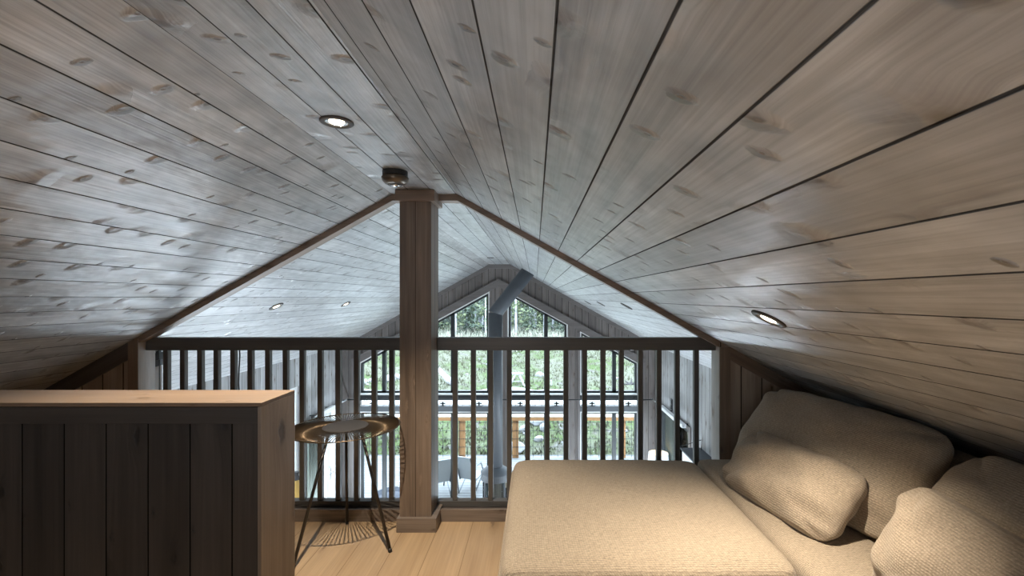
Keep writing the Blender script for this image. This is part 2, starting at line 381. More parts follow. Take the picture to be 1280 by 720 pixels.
# ------------------------------------------------------------------ dimensions
DW = 2.64            # loft edge (front face of the end walls)
DG = 8.20            # inner face of the window gable
XL, XR = -3.48, 2.20
XC = -0.64; FH = 0.19; ZF = 1.8985; T = 0.56
YB = -1.7            # wall behind the camera
ZL = -2.55           # floor of the great room
def roof(x): return ZF - T * max(0.0, abs(x - XC) - FH)
ZE = roof(XL)
S = DG / F           # metres per photo pixel on the gable
def gx(px): return (px - VPX) * S
def gz(py): return H - (py - VPY) * S

# ------------------------------------------------------------------ room shell
def slab(mb, pts, y0, y1, t=0.16):   # ceiling plate in the xz plane, with thickness upward
    (x0, z0), (x1, z1) = pts
    return mb.prism([(x0, z0), (x1, z1), (x1, z1 + t), (x0, z0 + t)], 'y', y0, y1)
struct(slab(MB(), [(XC + FH, ZF), (XR + 0.25, roof(XR + 0.25))], YB - 0.1, DG + 0.25), 'ceiling_right', M['ceil_r'], along='y', across=UR)
struct(slab(MB(), [(XL - 0.25, roof(XL - 0.25)), (XC - FH, ZF)], YB - 0.1, DG + 0.25), 'ceiling_left', M['ceil_l'], along='y', across=UL)
struct(slab(MB(), [(XC - FH, ZF), (XC + FH, ZF)], YB - 0.1, DG + 0.25), 'ceiling_ridge', M['ceil_f'], along='y', across=(1, 0, 0))

struct(MB().box(XL, XR, YB, DW + 0.115, -0.30, 0.0), 'floor', M['floor'], along='y')
struct(MB().box(XL - 0.2, XR + 0.2, YB - 0.2, DG + 0.2, ZL - 0.2, ZL), 'floor_great_room', M['lowfloor'], along='y')
BW = (-1.15, -0.13, 1.0, 1.42)       # added window behind the camera, unseen, lets in fill daylight
bwm = MB()
for (p, q) in ((XL, BW[0]), (BW[1], XR)):
    bwm.prism([(p, ZL), (q, ZL), (q, roof(q)), (p, roof(p))], 'y', YB - 0.15, YB)
bwm.box(BW[0], BW[1], YB - 0.15, YB, ZL, BW[2])
bwm.prism([(BW[0], BW[3]), (BW[1], BW[3]), (BW[1], roof(BW[1])), (XC + FH, ZF), (XC - FH, ZF), (BW[0], roof(BW[0]))], 'y', YB - 0.15, YB)
struct(bwm, 'wall_back', M['wall'], along='z')

def gridwall(mb, x0, x1, ylo, yhi, zlo, zhi, holes):
    ys = sorted({ylo, yhi, *[h[0] for h in holes], *[h[1] for h in holes]}); zs = sorted({zlo, zhi, *[h[2] for h in holes], *[h[3] for h in holes]})
    for i in range(len(ys) - 1):
        for j in range(len(zs) - 1):
            cy, cz = (ys[i] + ys[i+1]) / 2, (zs[j] + zs[j+1]) / 2
            if any(h[0] < cy < h[1] and h[2] < cz < h[3] for h in holes): continue
            mb.box(x0, x1, ys[i], ys[i+1], zs[j], zs[j+1])
    return mb
WIN_L = (5.50, 6.78, -2.35, 0.0)
DOOR_L = (7.17, 8.05, ZL, -0.60)
DOOR_R = (6.50, 8.00, ZL, -0.60)
struct(gridwall(MB(), XL - 0.2, XL, YB, DG + 0.2, ZL, ZE, [WIN_L, DOOR_L]), 'wall_left', M['wall'], along='z')
struct(gridwall(MB(), XR, XR + 0.2, YB, DG + 0.2, ZL, ZE, [DOOR_R]), 'wall_right', M['wall'], along='z')

# gable wall with its window openings (photo pixels on the gable plane)
COLS = [(447, 521), (536, 612), (634, 710), (725, 799)]
def wtop(px): return 363.6 + 0.548 * (max(0.0, abs(px - 623) - 11))     # sloping head of the windows
TR0, TR1 = 494.0, 514.5
g = MB()
def roofpx(px): return VPY - (roof(gx(px)) - H) / S
def strip(pa, pb):        # full-height pier
    pts = [(gx(pa), ZL), (gx(pb), ZL), (gx(pb), roof(gx(pb)))]
    for c in (XC + FH, XC - FH):
        if gx(pa) < c < gx(pb): pts.append((c, ZF))
    pts.append((gx(pa), roof(gx(pa)))); g.prism(pts, 'y', DG, DG + 0.2)
lpx = VPX + XL / S; rpx = VPX + XR / S
prev = lpx
for (a, b) in COLS:
    strip(prev, a); prev = b
    pts = [(gx(a), gz(wtop(a))), (gx(b), gz(wtop(b))), (gx(b), roof(gx(b)))]
    for c in (XC + FH, XC - FH):
        if gx(a) < c < gx(b): pts.append((c, ZF))
    pts.append((gx(a), roof(gx(a)))); g.prism(pts, 'y', DG, DG + 0.2)
    g.box(gx(a), gx(b), DG + 0.02, DG + 0.18, gz(514.5), gz(508.3))
    g.box(gx(a), gx(b), DG + 0.02, DG + 0.18, gz(499.8), gz(TR0))
strip(prev, rpx)
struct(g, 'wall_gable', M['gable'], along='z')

# windows of the gable: black frames, mullions, glass
wi = 0
def winframe(poly, mull, y0=DG + 0.10, y1=DG + 0.17, w=0.036, nm='window'):
    global wi; wi += 1
    root = empty('window_%d' % wi, (0, 0, 0)); root['kind'] = 'structure'
    MB().ring(poly, inset(poly, 0.022), 'y', min(y0, DG - 0.004) if y0 > 0 else y0, y1).build('lit_edge', M['lit_edge'], root, along='x')  # thin pale edge painting the lit reveal round the frame
    poly = inset(poly, 0.022); inn = inset(poly, w)
    MB().ring(poly, inn, 'y', y0, y1).build('window_frame', M['black'], root)
    for (mx, zb, zt) in mull: MB().box(mx - 0.034, mx + 0.034, y0, y1, zb, zt).build('mullion', M['black'], root)
    MB().prism(inset(poly, w * 0.7), 'y', (y0 + y1) / 2 - 0.004, (y0 + y1) / 2 + 0.004).build('pane', M['glass'], root)
    return root
for k, (a, b) in enumerate(COLS):
    mpx = (477.5, 564.5, 682.5, 769)[k]
    up = [(gx(a), gz(TR0)), (gx(b), gz(TR0)), (gx(b), gz(wtop(b))), (gx(a), gz(wtop(a)))]
    winframe(up, [(gx(mpx), gz(TR0) + 0.02, gz(wtop(mpx)) - 0.03)])
    lo = [(gx(a), ZL), (gx(b), ZL), (gx(b), gz(TR1)), (gx(a), gz(TR1))]
    winframe(lo, [(gx(mpx), ZL + 0.02, gz(TR1) - 0.02)])
    # the transom: two dark profiles with a pale strip between
    wr = empty('trim_%d' % (10 + k)); wr['kind'] = 'structure'
    MB().box(gx(a), gx(b), DG - 0.005, DG + 0.02, gz(499.6), gz(494)).build('profile', M['black'], wr, along='x')
    MB().box(gx(a), gx(b), DG + 0.10, DG + 0.108, gz(508.3), gz(499.8)).build('strip_pane', M['glass'], wr, along='x')
    for cxk in (a + 16, a + 62):
        if cxk < b - 6: MB().box(gx(cxk) - 0.012, gx(cxk) + 0.012, DG + 0.09, DG + 0.118, gz(508.3), gz(503.5)).box(gx(cxk) - 0.05, gx(cxk) + 0.05, DG + 0.09, DG + 0.118, gz(506.5), gz(505)).build('clip', M['black'], wr)
    MB().box(gx(a), gx(b), DG - 0.005, DG + 0.02, gz(514.5), gz(508)).build('profile', M['stove'], wr, along='x')

winframe([(BW[0], BW[2]), (BW[1], BW[2]), (BW[1], BW[3]), (BW[0], BW[3])], [((BW[0] + BW[1]) / 2, BW[2] + 0.03, BW[3] - 0.03)], YB - 0.12, YB - 0.05)  # added back window, unseen, for fill daylight

def chevron(mb, off0, off1, y0, y1, xa, xb, base):
    """strip between base(x)-off0 and base(x)-off1 along the roof line"""
    xs = [xa] + [c for c in (XC - FH, XC + FH) if xa < c < xb] + [xb]
    for i in range(len(xs) - 1):
        p, q = xs[i], xs[i + 1]
        mb.prism([(p, base(p) - off1), (q, base(q) - off1), (q, base(q) - off0), (p, base(p) - off0)], 'y', y0, y1)
    return mb
# casing over the windows, trim under the roof
def wline(x): return gz(wtop(VPX + x / S))
cx = gx(623)
tb = MB()
for (p, q) in ((gx(440), cx), (cx, gx(806))):
    f = lambda x: gz(358.2 + 0.548 * abs((VPX + x / S) - 623))
    e = 0.0
    tb.prism([(p, f(p)), (q, f(q)), (q, f(q) + 0.135), (p, f(p) + 0.135)], 'y', DG - 0.025, DG)
for (p, q) in ((gx(440), cx), (cx, gx(806))):
    tb.prism([(p, f(p) + 0.118), (q, f(q) + 0.118), (q, f(q) + 0.140), (p, f(p) + 0.140)], 'y', DG - 0.045, DG)
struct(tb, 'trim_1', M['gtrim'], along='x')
struct(chevron(MB(), 0.0, 0.075, DG - 0.03, DG, XL, XR, roof), 'trim_2', M['gtrim'], along='x')
cs = MB()
for (a, b, zt) in ((440, 447, 449), (799, 806, 449), (521, 524, 420), (533, 536, 420), (710, 713, 412), (722, 725, 416), (612, 615, 372), (631, 634, 372)):
    cs.box(gx(a), gx(b), DG - 0.022, DG, ZL, gz(zt))
struct(cs, 'trim_3', M['gtrim'], along='z')

# side openings
def sidewin(x0, x1, hole, mulls, matf):
    global wi; wi += 1
    root = empty(('window_%d' if hole is WIN_L else 'door_%d') % wi); root['kind'] = 'structure'
    y0, y1, z0, z1 = hole
    poly = [(y0, z0), (y1, z0), (y1, z1), (y0, z1)]
    MB().ring(poly, inset(poly, 0.06), 'x', x0, x1).build('frame', M[matf], root)
    for my in mulls: MB().box(x0, x1, my - 0.035, my + 0.035, z0 + 0.03, z1 - 0.03).build('mullion', M[matf], root)
    MB().prism(inset(poly, 0.04), 'x', (x0 + x1) / 2 - 0.004, (x0 + x1) / 2 + 0.004).build('pane', M['glass'], root)
    return root
sidewin(XL - 0.14, XL - 0.06, WIN_L, [6.14], 'white')
dl = sidewin(XL - 0.10, XL - 0.02, DOOR_L, [7.62], 'white')
hb = MB(); hz = PZ(592, 7.75)
hb.box(XL - 0.02, XL + 0.005, 7.735, 7.765, hz - 0.10, hz + 0.10); hb.box(XL + 0.005, XL + 0.05, 7.74, 7.76, hz + 0.02, hz + 0.04); hb.box(XL + 0.035, XL + 0.05, 7.62, 7.76, hz + 0.02, hz + 0.04)
hb.build('door_handle', M['chrome'], dl)
sidewin(XR + 0.02, XR + 0.10, DOOR_R, [7.25], 'black')
# casings round the side doors
cs = MB()
for (xa, xb, hole) in ((XL, XL + 0.018, DOOR_L), (XR - 0.018, XR, DOOR_R)):
    y0, y1, z0, z1 = hole
    cs.box(xa, xb, y0 - 0.09, y0, z0, z1 + 0.06); cs.box(xa, xb, y1, y1 + 0.07, z0, z1 + 0.06); cs.box(xa, xb, y0, y1, z1, z1 + 0.06)
struct(cs, 'trim_4', M['gtrim'], along='z')

# loft end walls beside the railing
JL, JR = PX(172, DW), PX(900, DW)
for side, xa, xb in (('left', XL, JL), ('right', JR, XR)):
    z0, z1 = roof(xa), roof(xb)
    struct(MB().prism([(xa, 0), (xb, 0), (xb, z1), (xa, z0)], 'y', DW + 0.012, DW + 0.115), 'wall_loft_end_' + side, M['infill'], along='z')
    c = MB()
    if side == 'left':
        c.box(xb - 0.057, xb, DW, DW + 0.012, 0.0, roof(xb) - 0.002)
        struct(MB().box(xb, xb + 0.004, DW, DW + 0.118, 0.0, roof(xb) - 0.01), 'trim_5', M['jamb'], along='z')
        x1 = xb - 0.057
    else:
        c.box(xa, xa + 0.062, DW, DW + 0.012, 0.0, roof(xa + 0.062))
        struct(MB().box(xa - 0.004, xa, DW, DW + 0.118, 0.0, roof(xa) - 0.01), 'trim_6', M['jamb'], along='z')
        x1 = xa + 0.062
    struct(c, 'trim_7' if side == 'left' else 'trim_8', M['trim'], along='z')
    w = 0.10 if side == 'left' else 0.075
    pa, pb = (xa, x1) if side == 'left' else (x1, xb)
    struct(MB().prism([(pa, roof(pa) - w), (pb, roof(pb) - w), (pb, roof(pb)), (pa, roof(pa))], 'y', DW, DW + 0.012),
           'trim_9' if side == 'left' else 'trim_14', M['trimdark'] if side == 'left' else M['trim'], along=(1, 0, T if side == 'left' else -T))
# trim under the ceiling at the edge of the loft
struct(chevron(MB(), 0.0, 0.036, DW, DW + 0.075, JL, JR, roof), 'trim_15', M['trim'], along='x')
struct(chevron(MB(), 0.0, 0.022, DW + 0.075, DW + 0.115, JL, JR, roof), 'trim_16', M['jamb'], along='x')  # pale strip paints window light on the underside of the trim
# plinth boards under the railing
PXL, PXR = PX(499.4, 2.54), PX(539, 2.54)
struct(MB().box(JL, PXL - 0.012, DW, DW + 0.016, 0, 0.070), 'baseboard_left', M['postplain'], along='x')
struct(MB().box(PXR + 0.024, JR, DW, DW + 0.016, 0, 0.070), 'baseboard_right', M['postplain'], along='x')
struct(MB().box(JL, PXL - 0.01, DW + 0.016, DW + 0.115, 0, 0.060).box(PXR + 0.02, JR, DW + 0.016, DW + 0.115, 0, 0.060), 'trim_17', M['trimdark'], along='x')

# ------------------------------------------------------------------ outdoors: ground, deck, forest floor
def gzf(x, y):
    pts = [(-60, -2.9), (10, -2.85), (11.6, -2.78), (12.8, -2.45), (15, -2.10), (18.5, -1.90), (24, -1.60), (32, -1.42), (60, -0.6), (120, 1.5)]
    for (a, za), (b, zb) in zip(pts, pts[1:]):
        if y <= b: z = za + (zb - za) * max(0, (y - a)) / (b - a); break
    else: z = pts[-1][1]
    amp = min(1.0, max(0.0, (y - 11.4) / 3))
    z += amp * (0.10 * math.sin(x * 0.9 + y * 0.5) + 0.07 * math.sin(x * 2.3 - y * 1.7) + 0.04 * math.sin(x * 5.1 + y * 4.3))
    return z
gm = MB(); nx, ny = 120, 150
xs = [-70 + 140 * i / nx for i in range(nx + 1)]
xs = [math.copysign(abs(x / 70) ** 1.7 * 70, x) for x in xs]
ys = [-30 + 30 * j / 20 for j in range(20)] + [4 * j / 10 * 2.0 + 0 for j in range(12)] + [9.6 + 50 * (j / 100) ** 1.3 for j in range(101)] + [60 + 8 * j for j in range(1, 8)]
ys = sorted(set(ys))
vv = [(x, y, gzf(x, y)) for y in ys for x in xs]
n1 = len(xs)
ff = [(j*n1 + i, j*n1 + i + 1, (j+1)*n1 + i + 1, (j+1)*n1 + i) for j in range(len(ys) - 1) for i in range(n1 - 1)]
gm.add(vv, ff); struct(gm, 'ground', M['ground'], smooth=True, along='y')
struct(MB().box(-7, 6, DG + 0.2, 11.35, -2.78, -2.62), 'floor_deck', M['deck'], along='x')

tk = MB(); vv = []
for i in range(61):
    x = -15 + 0.5 * i
    for y in (13.9, 14.9, 15.9): vv.append((x, y, max(gzf(x + dx, y + dy) for dx in (-0.3, 0, 0.3) for dy in (-0.3, 0, 0.3)) + 0.03))
tk.add(vv, [(3*i + k, 3*i + 3 + k, 3*i + 4 + k, 3*i + 1 + k) for i in range(60) for k in range(2)])
struct(tk, 'path', M['gravel'], smooth=True, along='y')

# ------------------------------------------------------------------ post
post = empty('post', ((PXL + PXR) / 2, 2.62, 0), 'tall brown boxed wooden post between the two railing sections', 'post')
def child(mb, name, mat, root, **k):
    o = mb.build(name, mat, None, **k); o.parent = root; o.matrix_parent_inverse = root.matrix_world.inverted() if False else Matrix.Translation(-Vector(root.location)); return o
child(MB().box(PXL, PXR, 2.54, 2.728, 0, ZF - 0.001), 'shaft', M['post'], post, along='z', bevel=0.002)
child(MB().box(PX(495.3, 2.516), PX(545, 2.516), 2.516, 2.735, 0, 0.077), 'plinth', M['postplain'], post, along='x', bevel=0.002)
child(MB().box(PX(493.6, 2.515), PX(542.7, 2.515), 2.515, 2.738, 1.836, ZF - 0.001), 'capital', M['trim'], post, along='x', bevel=0.002)

# ------------------------------------------------------------------ railings
RY0, RY1 = 2.694, 2.742
def railing(xa, xb, pxs, label):
    r = empty('loft_railing', ((xa + xb) / 2, (RY0 + RY1) / 2, 0), label, 'railing', 'railing sections at the loft edge')
    child(MB().box(xa, xb, RY0 - 0.004, RY1 + 0.004, PZ(438, RY0), PZ(422, RY0)), 'handrail', M['rail'], r, along='x', bevel=0.003)
    child(MB().box(xa, xb, RY0, RY1, 0.061, 0.095), 'bottom_rail', M['rail'], r, along='x', bevel=0.002)
    for px in pxs:
        x = PX(px, RY0 + 0.008); b = MB(); h = 0.0148
        b.box(x - h, x + h, RY0 + 0.008, RY0 + 0.038, 0.095, PZ(438, RY0) + 0.004)
        child(b, 'baluster', M['rail'], r, along='z', bevel=0.004)
    return r
railing(JL + 0.004, PXL, [206.5, 227.5, 249, 269.5, 290.5, 312, 334, 356, 377, 399.5, 422, 445, 467, 489], 'dark balustrade section of the loft edge, behind the wire table')
railing(PXR, JR - 0.004, [568.5, 591.4, 613.2, 636.5, 659.5, 684, 707.5, 731, 754, 777, 801, 824, 847, 871], 'dark balustrade section of the loft edge, behind the upholstered ottoman')

# ------------------------------------------------------------------ parapet of the stairs
PD = 1.15; PT = 0.161; pz = PZ(503.5, PD); pxr = PX(326.7, PD)
par = empty('half_wall', (-1.5, PD, 0), 'dark boarded half wall with a pale wooden cap, left of the wire table', 'half wall')
xl = -2.33
child(MB().box(xl, pxr - 0.0096, PD + 0.016, PD + PT - 0.01, 0, pz - 0.05), 'board_panel', M['parapet'], par, along='z')
child(MB().box(xl, pxr - 0.0100, PD + 0.004, PD + 0.020, PZ(530.5, PD), pz - 0.012), 'head_board', M['parapethead'], par, along='x', bevel=0.0015)
child(MB().box(xl, pxr, PD, PD + PT, pz - 0.010, pz), 'cap', M['captop'], par, along='x', bevel=0.0015)
child(MB().box(pxr - 0.0095, pxr, PD, PD + PT, 0, pz - 0.010), 'end_board', M['capend'], par, along='z', bevel=0.0015)

# ------------------------------------------------------------------ wire side table
tcn = Vector((-0.988, 2.372, 0)); tz = 0.629; tr = 0.271
tab = empty('side_table', tcn, 'round wire side table with a solid centre disc on three thin legs', 'table')
child(MB().tube([(tcn.x + tr * math.cos(a), tcn.y + tr * math.sin(a), tz) for a in [2*math.pi*k/72 for k in range(72)]], 0.0032, 8, True), 'rim', M['bronze'], tab, smooth=True)
sp_ = MB()
for k in range(112):
    a = 2 * math.pi * k / 112; ca, sa = math.cos(a), math.sin(a)
    sp_.tube([(tcn.x + 0.10 * ca, tcn.y + 0.10 * sa, tz - 0.001), (tcn.x + tr * ca, tcn.y + tr * sa, tz - 0.001)], 0.0022, 5)
child(sp_, 'wire_spokes', M['bronze'], tab, smooth=True)
ds = MB().lathe([(0.0, tz + 0.004), (0.108, tz + 0.004), (0.112, tz + 0.002), (0.112, tz - 0.005), (0.108, tz - 0.007), (0.0, tz - 0.007)], tcn.x, tcn.y, 48)
child(ds, 'centre_disc', M['bronzedark'], tab)
for fx, fy, ta in ((-0.74, 2.326, -0.2), (-1.16, 2.176, 3.9), (-1.08, 2.612, 1.6)):
    f = Vector((fx, fy, 0.0)); dirv = Vector((fx - tcn.x, fy - tcn.y, 0)).normalized()
    top = Vector((tcn.x + dirv.x * 0.085, tcn.y + dirv.y * 0.085, tz - 0.006))
    lg = child(MB().tube([f + Vector((0, 0, 0.004)), top], [0.0085, 0.0075], 10), 'leg', M['legmetal'], tab, smooth=True)
    ft = MB().tube([f, f + (top - f).normalized() * 0.02], 0.0098, 10).build('foot_cap', M['detectordark'], lg, smooth=True)

# ------------------------------------------------------------------ smoke detector
sx, sy = PX(494, 2.16), 2.16
det = empty('smoke_detector', (sx, sy, ZF), 'round bronze smoke detector on the ceiling ridge in front of the post', 'smoke detector')
child(MB().lathe([(0, ZF), (0.058, ZF), (0.058, ZF - 0.022), (0.05, ZF - 0.026), (0, ZF - 0.026)], sx, sy, 40), 'mounting_base', M['detectordark'], det)
child(MB().lathe([(0, ZF - 0.026), (0.060, ZF - 0.026), (0.064, ZF - 0.032), (0.060, ZF - 0.046), (0.046, ZF - 0.060), (0.030, ZF - 0.064), (0, ZF - 0.064)], sx, sy, 40), 'dome', M['detector'], det, smooth=True)
child(MB().lathe([(0, ZF - 0.0642), (0.024, ZF - 0.0642), (0.020, ZF - 0.071), (0, ZF - 0.072)], sx, sy, 32), 'sensor_grille', M['chrome'], det, smooth=True)
child(MB().lathe([(0.028, ZF - 0.063), (0.032, ZF - 0.066), (0.036, ZF - 0.0615), (0.028, ZF - 0.060)], sx, sy, 32), 'grille_ring', M['detectordark'], det, smooth=True)

# ------------------------------------------------------------------ downlights
RING = LENS = CUP = None
def downlight(x, y, label, power=1.0, size=1.65, aim=None, warm=WARM):
    global RING, LENS, CUP
    z = roof(x)
    ang = 0.0
    if x > XC + FH: ang = math.atan(T)
    elif x < XC - FH: ang = -math.atan(T)
    r = bpy.data.objects.new('downlight', None); COL.objects.link(r); r.location = (x, y, z); r.rotation_euler = (0, ang, 0)
    tag(r, label, 'downlight', 'recessed ceiling downlights')
    if RING is None:
        RING = MB().lathe([(0.036, 0.0), (0.054, 0.0), (0.055, -0.003), (0.052, -0.006), (0.040, -0.007), (0.036, -0.004), (0.036, 0.0)], 0, 0, 36).build('ring', M['bronzedark'], r, smooth=True)
        CUP = MB().lathe([(0.036, -0.0035), (0.030, -0.0015), (0.024, -0.001), (0.0, -0.001)], 0, 0, 30).build('reflector', M['chrome'], r, smooth=True)
        LENS = MB().lathe([(0.0, -0.0060), (0.018, -0.0055), (0.024, -0.0035), (0.025, -0.0012)], 0, 0, 30).build('lens', M['lens'], r, smooth=True)
    else:
        for o in (RING, CUP, LENS):
            c = o.copy(); COL.objects.link(c); c.parent = r
            if power == 0 and o is LENS:
                c.data = LENS_OFF = o.data.copy(); LENS_OFF.materials[0] = M['bronzedark']
    if power == 0: return r
    ld = bpy.data.lights.new('downlight_beam', 'SPOT'); ld.energy = SPOT_W * power; ld.color = warm
    ld.spot_size = size; ld.spot_blend = 0.7 if size == 1.8 else 1.0; ld.shadow_soft_size = 0.006
    lo = bpy.data.objects.new('downlight_beam', ld); COL.objects.link(lo); lo.parent = r; lo.location = (0, 0, -0.03)
    lo.rotation_euler = (0, -ang, 0)
    return r
downlight(-0.675, 1.548, 'recessed downlight in the ridge strip, between the camera and the smoke detector', 4.6, 1.8)
downlight(0.736, 1.434, 'recessed downlight in the right roof slope above the beige ottoman', 1.9, 1.85)
downlight(-2.02, 3.549, 'nearer small downlight in the left slope over the great room, beyond the roof trim', 0.8)
downlight(-2.02, 4.853, 'second small downlight in the left slope over the great room, next to the post', 0.8)
downlight(-0.67, 6.81, 'small unlit downlight in the ridge right above the far window gable', 0)
downlight(0.74, 3.69, 'nearest small unlit downlight in the right slope beyond the roof trim', 0)
downlight(0.74, 5.13, 'middle small unlit downlight in the right slope beyond the roof trim', 0)
downlight(0.74, 6.40, 'farthest small unlit downlight in the right slope, beside the flue top', 0)
downlight(-2.02, 0.9, 'added unseen fill downlight in the left slope above the half wall', 0.5)  # this and the next two are added fill, unseen
downlight(-0.67, -0.35, 'added unseen fill downlight in the ridge strip behind the camera', 1.0)
downlight(0.74, 0.0, 'added unseen fill downlight in the right slope beside the camera', 1.0)

# ------------------------------------------------------------------ upholstery
def rbox(x0, x1, y0, y1, z0, z1, r, crown=0.0, cuts=14, sag=0.0, noise=0.0, rz=None):
    """soft box: a cube grid pulled onto a rounded box, with a crowned top"""
    bm = bmesh.new(); bmesh.ops.create_cube(bm, size=2.0); bmesh.ops.subdivide_edges(bm, edges=list(bm.edges), cuts=cuts, use_grid_fill=True)
    cx_, cy_, cz_ = (x0+x1)/2, (y0+y1)/2, (z0+z1)/2; a, b, c = (x1-x0)/2, (y1-y0)/2, (z1-z0)/2; rz = rz or r
    vs_ = []
    for v in bm.verts:
        p = v.co.copy()
        q = Vector((p.x * a, p.y * b, p.z * c))
        # spread the grid so that edges carry more rows
        i = Vector((max(-(a-r), min(a-r, q.x * 1.0)), max(-(b-r), min(b-r, q.y)), max(-(c-rz), min(c-rz, q.z))))
        d = Vector((q.x - i.x, q.y - i.y, q.z - i.z))
        dd = Vector((d.x / r, d.y / r, d.z / rz))
        if dd.length > 1e-6:
            m_ = max(abs(dd.x), abs(dd.y), abs(dd.z)); dn = dd.normalized() * m_ 
            q = i + Vector((dn.x * r, dn.y * r, dn.z * rz))
        if p.z > 0: q.z += crown * (1 - (q.x/a)**2) * (1 - (q.y/b)**2) * p.z
        if noise:
            q.z += noise * math.sin(q.x * 9 + q.y * 4) * math.sin(q.y * 7 - q.x * 3)
        v.co = q
        vs_.append((q.x + cx_, q.y + cy_, q.z + cz_))
    bm.verts.index_update()
    fs = [tuple(v.index for v in f.verts) for f in bm.faces]; bm.free()
    return MB().add(vs_, fs)
def soft(o, lv=1):
    m = o.modifiers.new('sub', 'SUBSURF'); m.levels = lv; m.render_levels = lv; return o

OX0, OX1, OY0, OY1, OZ = -0.118, 0.862, 1.445, 2.47, 0.450
ott = empty('ottoman', ((OX0 + OX1) / 2, (OY0 + OY1) / 2, 0), 'wide beige tweed ottoman pushed against the sofa, in front of the railing', 'ottoman')
soft(child(rbox(OX0, OX1, OY0, OY1, 0.30, OZ - 0.012, 0.055, 0.028, 16, noise=0.002), 'seat_cushion', M['tweed'], ott, smooth=True))
soft(child(rbox(OX0 + 0.012, OX1 - 0.012, OY0 + 0.012, OY1 - 0.012, 0.09, 0.305, 0.03, 0, 8), 'base', M['tweed'], ott, smooth=True))
wz = 0.372
wpts = []
def rrect(x0, x1, y0, y1, r, z, n=6):
    pts = []
    for (cx_, cy_, a0) in ((x1-r, y1-r, 0), (x0+r, y1-r, 90), (x0+r, y0+r, 180), (x1-r, y0+r, 270)):
        for k in range(n + 1):
            t_ = math.radians(a0 + 90 * k / n); pts.append((cx_ + r*math.cos(t_), cy_ + r*math.sin(t_), z))
    return pts
child(MB().tube(rrect(OX0 - 0.002, OX1 + 0.002, OY0 - 0.002, OY1 + 0.002, 0.055, wz), 0.0045, 8, True), 'piping', M['tweed2'], ott, smooth=True)
for (lx, ly) in ((OX0 + 0.07, OY0 + 0.07), (OX1 - 0.07, OY0 + 0.07), (OX0 + 0.07, OY1 - 0.07), (OX1 - 0.07, OY1 - 0.07)):
    child(MB().lathe([(0, 0.0), (0.018, 0.0), (0.024, 0.095), (0, 0.095)], lx, ly, 16), 'leg', M['rail'], ott)

SX0, SX1, SY0, SY1, SZ = 0.872, 1.62, -0.30, 2.52, 0.425
sofa = empty('sofa', ((SX0 + SX1) / 2, 1.1, 0), 'low beige tweed sofa tucked under the right roof slope', 'sofa')
soft(child(rbox(SX0, 1.52, 1.16, SY1, 0.28, SZ, 0.05, 0.012, 14), 'seat_cushion', M['tweed'], sofa, smooth=True))
soft(child(rbox(SX0, 1.52, SY0, 1.155, 0.28, SZ, 0.05, 0.012, 14), 'seat_cushion', M['tweed'], sofa, smooth=True))
soft(child(rbox(SX0 + 0.01, 1.60, SY0, SY1, 0.08, 0.285, 0.03, 0, 8), 'base', M['tweed'], sofa, smooth=True))
soft(child(rbox(1.475, 1.605, SY0, SY1, 0.20, 0.735, 0.045, 0, 10), 'backrest', M['tweed2'], sofa, smooth=True))
for ly in (SY0 + 0.1, 1.1, SY1 - 0.1):
    for lx in (SX0 + 0.08, 1.53):
        child(MB().lathe([(0, 0.0), (0.018, 0.0), (0.024, 0.085), (0, 0.085)], lx, ly, 16), 'leg', M['rail'], sofa)

def pillow(name, c, e1, e2, w, h, t, mat, label, cat, group, seed=0, p=3.2, pinch=0.06, wr=0.010, N=40, slump=0.0):
    """stuffed cushion; c centre, e1 width axis, e2 height axis (unit), w/h full sizes, t thickness"""
    rnd = random.Random(seed); e1 = Vector(e1).normalized(); e2 = Vector(e2); e2 = (e2 - e1 * e2.dot(e1)).normalized(); e3 = e1.cross(e2)
    ph = [rnd.uniform(0, 6.28) for _ in range(8)]
    def surf(u, v, sgn):
        x = u * w / 2 * (1 - pinch * (1 - v*v) * abs(u)**3); y = v * h / 2 * (1 - pinch * (1 - u*u) * abs(v)**3)
        # rounded corners
        k = max(abs(u), abs(v)) / max(1e-6, (abs(u)**5 + abs(v)**5) ** 0.2); k = 1 - (1 - k) * 1.15
        x *= k; y *= k
        prof = max(0.0, (1 - abs(u)**p)) ** 0.55 * max(0.0, (1 - abs(v)**p)) ** 0.55
        z = sgn * t / 2 * prof
        edge = max(abs(u), abs(v))
        z += wr * prof ** 0.4 * (math.sin(5*u + 3*v + ph[0]) * math.sin(4*v - 2*u + ph[1]) + 0.6 * math.sin(9*u - 7*v + ph[2]) * edge + 0.5 * math.sin(13*v*u + 5*u + ph[3]) * edge)
        # radiating creases near the corners
        cu, cv = 1 - abs(u), 1 - abs(v); rr = math.hypot(cu, cv)
        if rr < 0.8: z += sgn * -wr * 0.9 * prof**0.5 * (1 - rr / 0.8) * math.cos(7 * math.atan2(cv, cu + 1e-4) + ph[4] + 2*(u > 0) + (v > 0))
        y -= slump * (1 - v) * (1 - u*u) * 0
        return Vector((x, y, z))
    mb = MB(); n = N + 1
    us = [math.sin(math.pi / 2 * (2 * i / N - 1)) * 0.35 + (2 * i / N - 1) * 0.65 for i in range(n)]
    vv = [surf(us[i], us[j], 1) for j in range(n) for i in range(n)] + [surf(us[i], us[j], -1) for j in range(n) for i in range(n)]
    f = []
    for j in range(N):
        for i in range(N):
            a = j*n + i; f.append((a, a+1, a+n+1, a+n)); b = a + n*n; f.append((b, b+n, b+n+1, b+1))
    mb.add(vv, f)
    o = mb.build(name, mat, None, smooth=True, merge=True, along='x')
    m4 = Matrix((e1, e2, e3)).transposed().to_4x4(); m4.translation = Vector(c); o.matrix_world = m4
    tag(o, label, cat, group); soft(o); return o
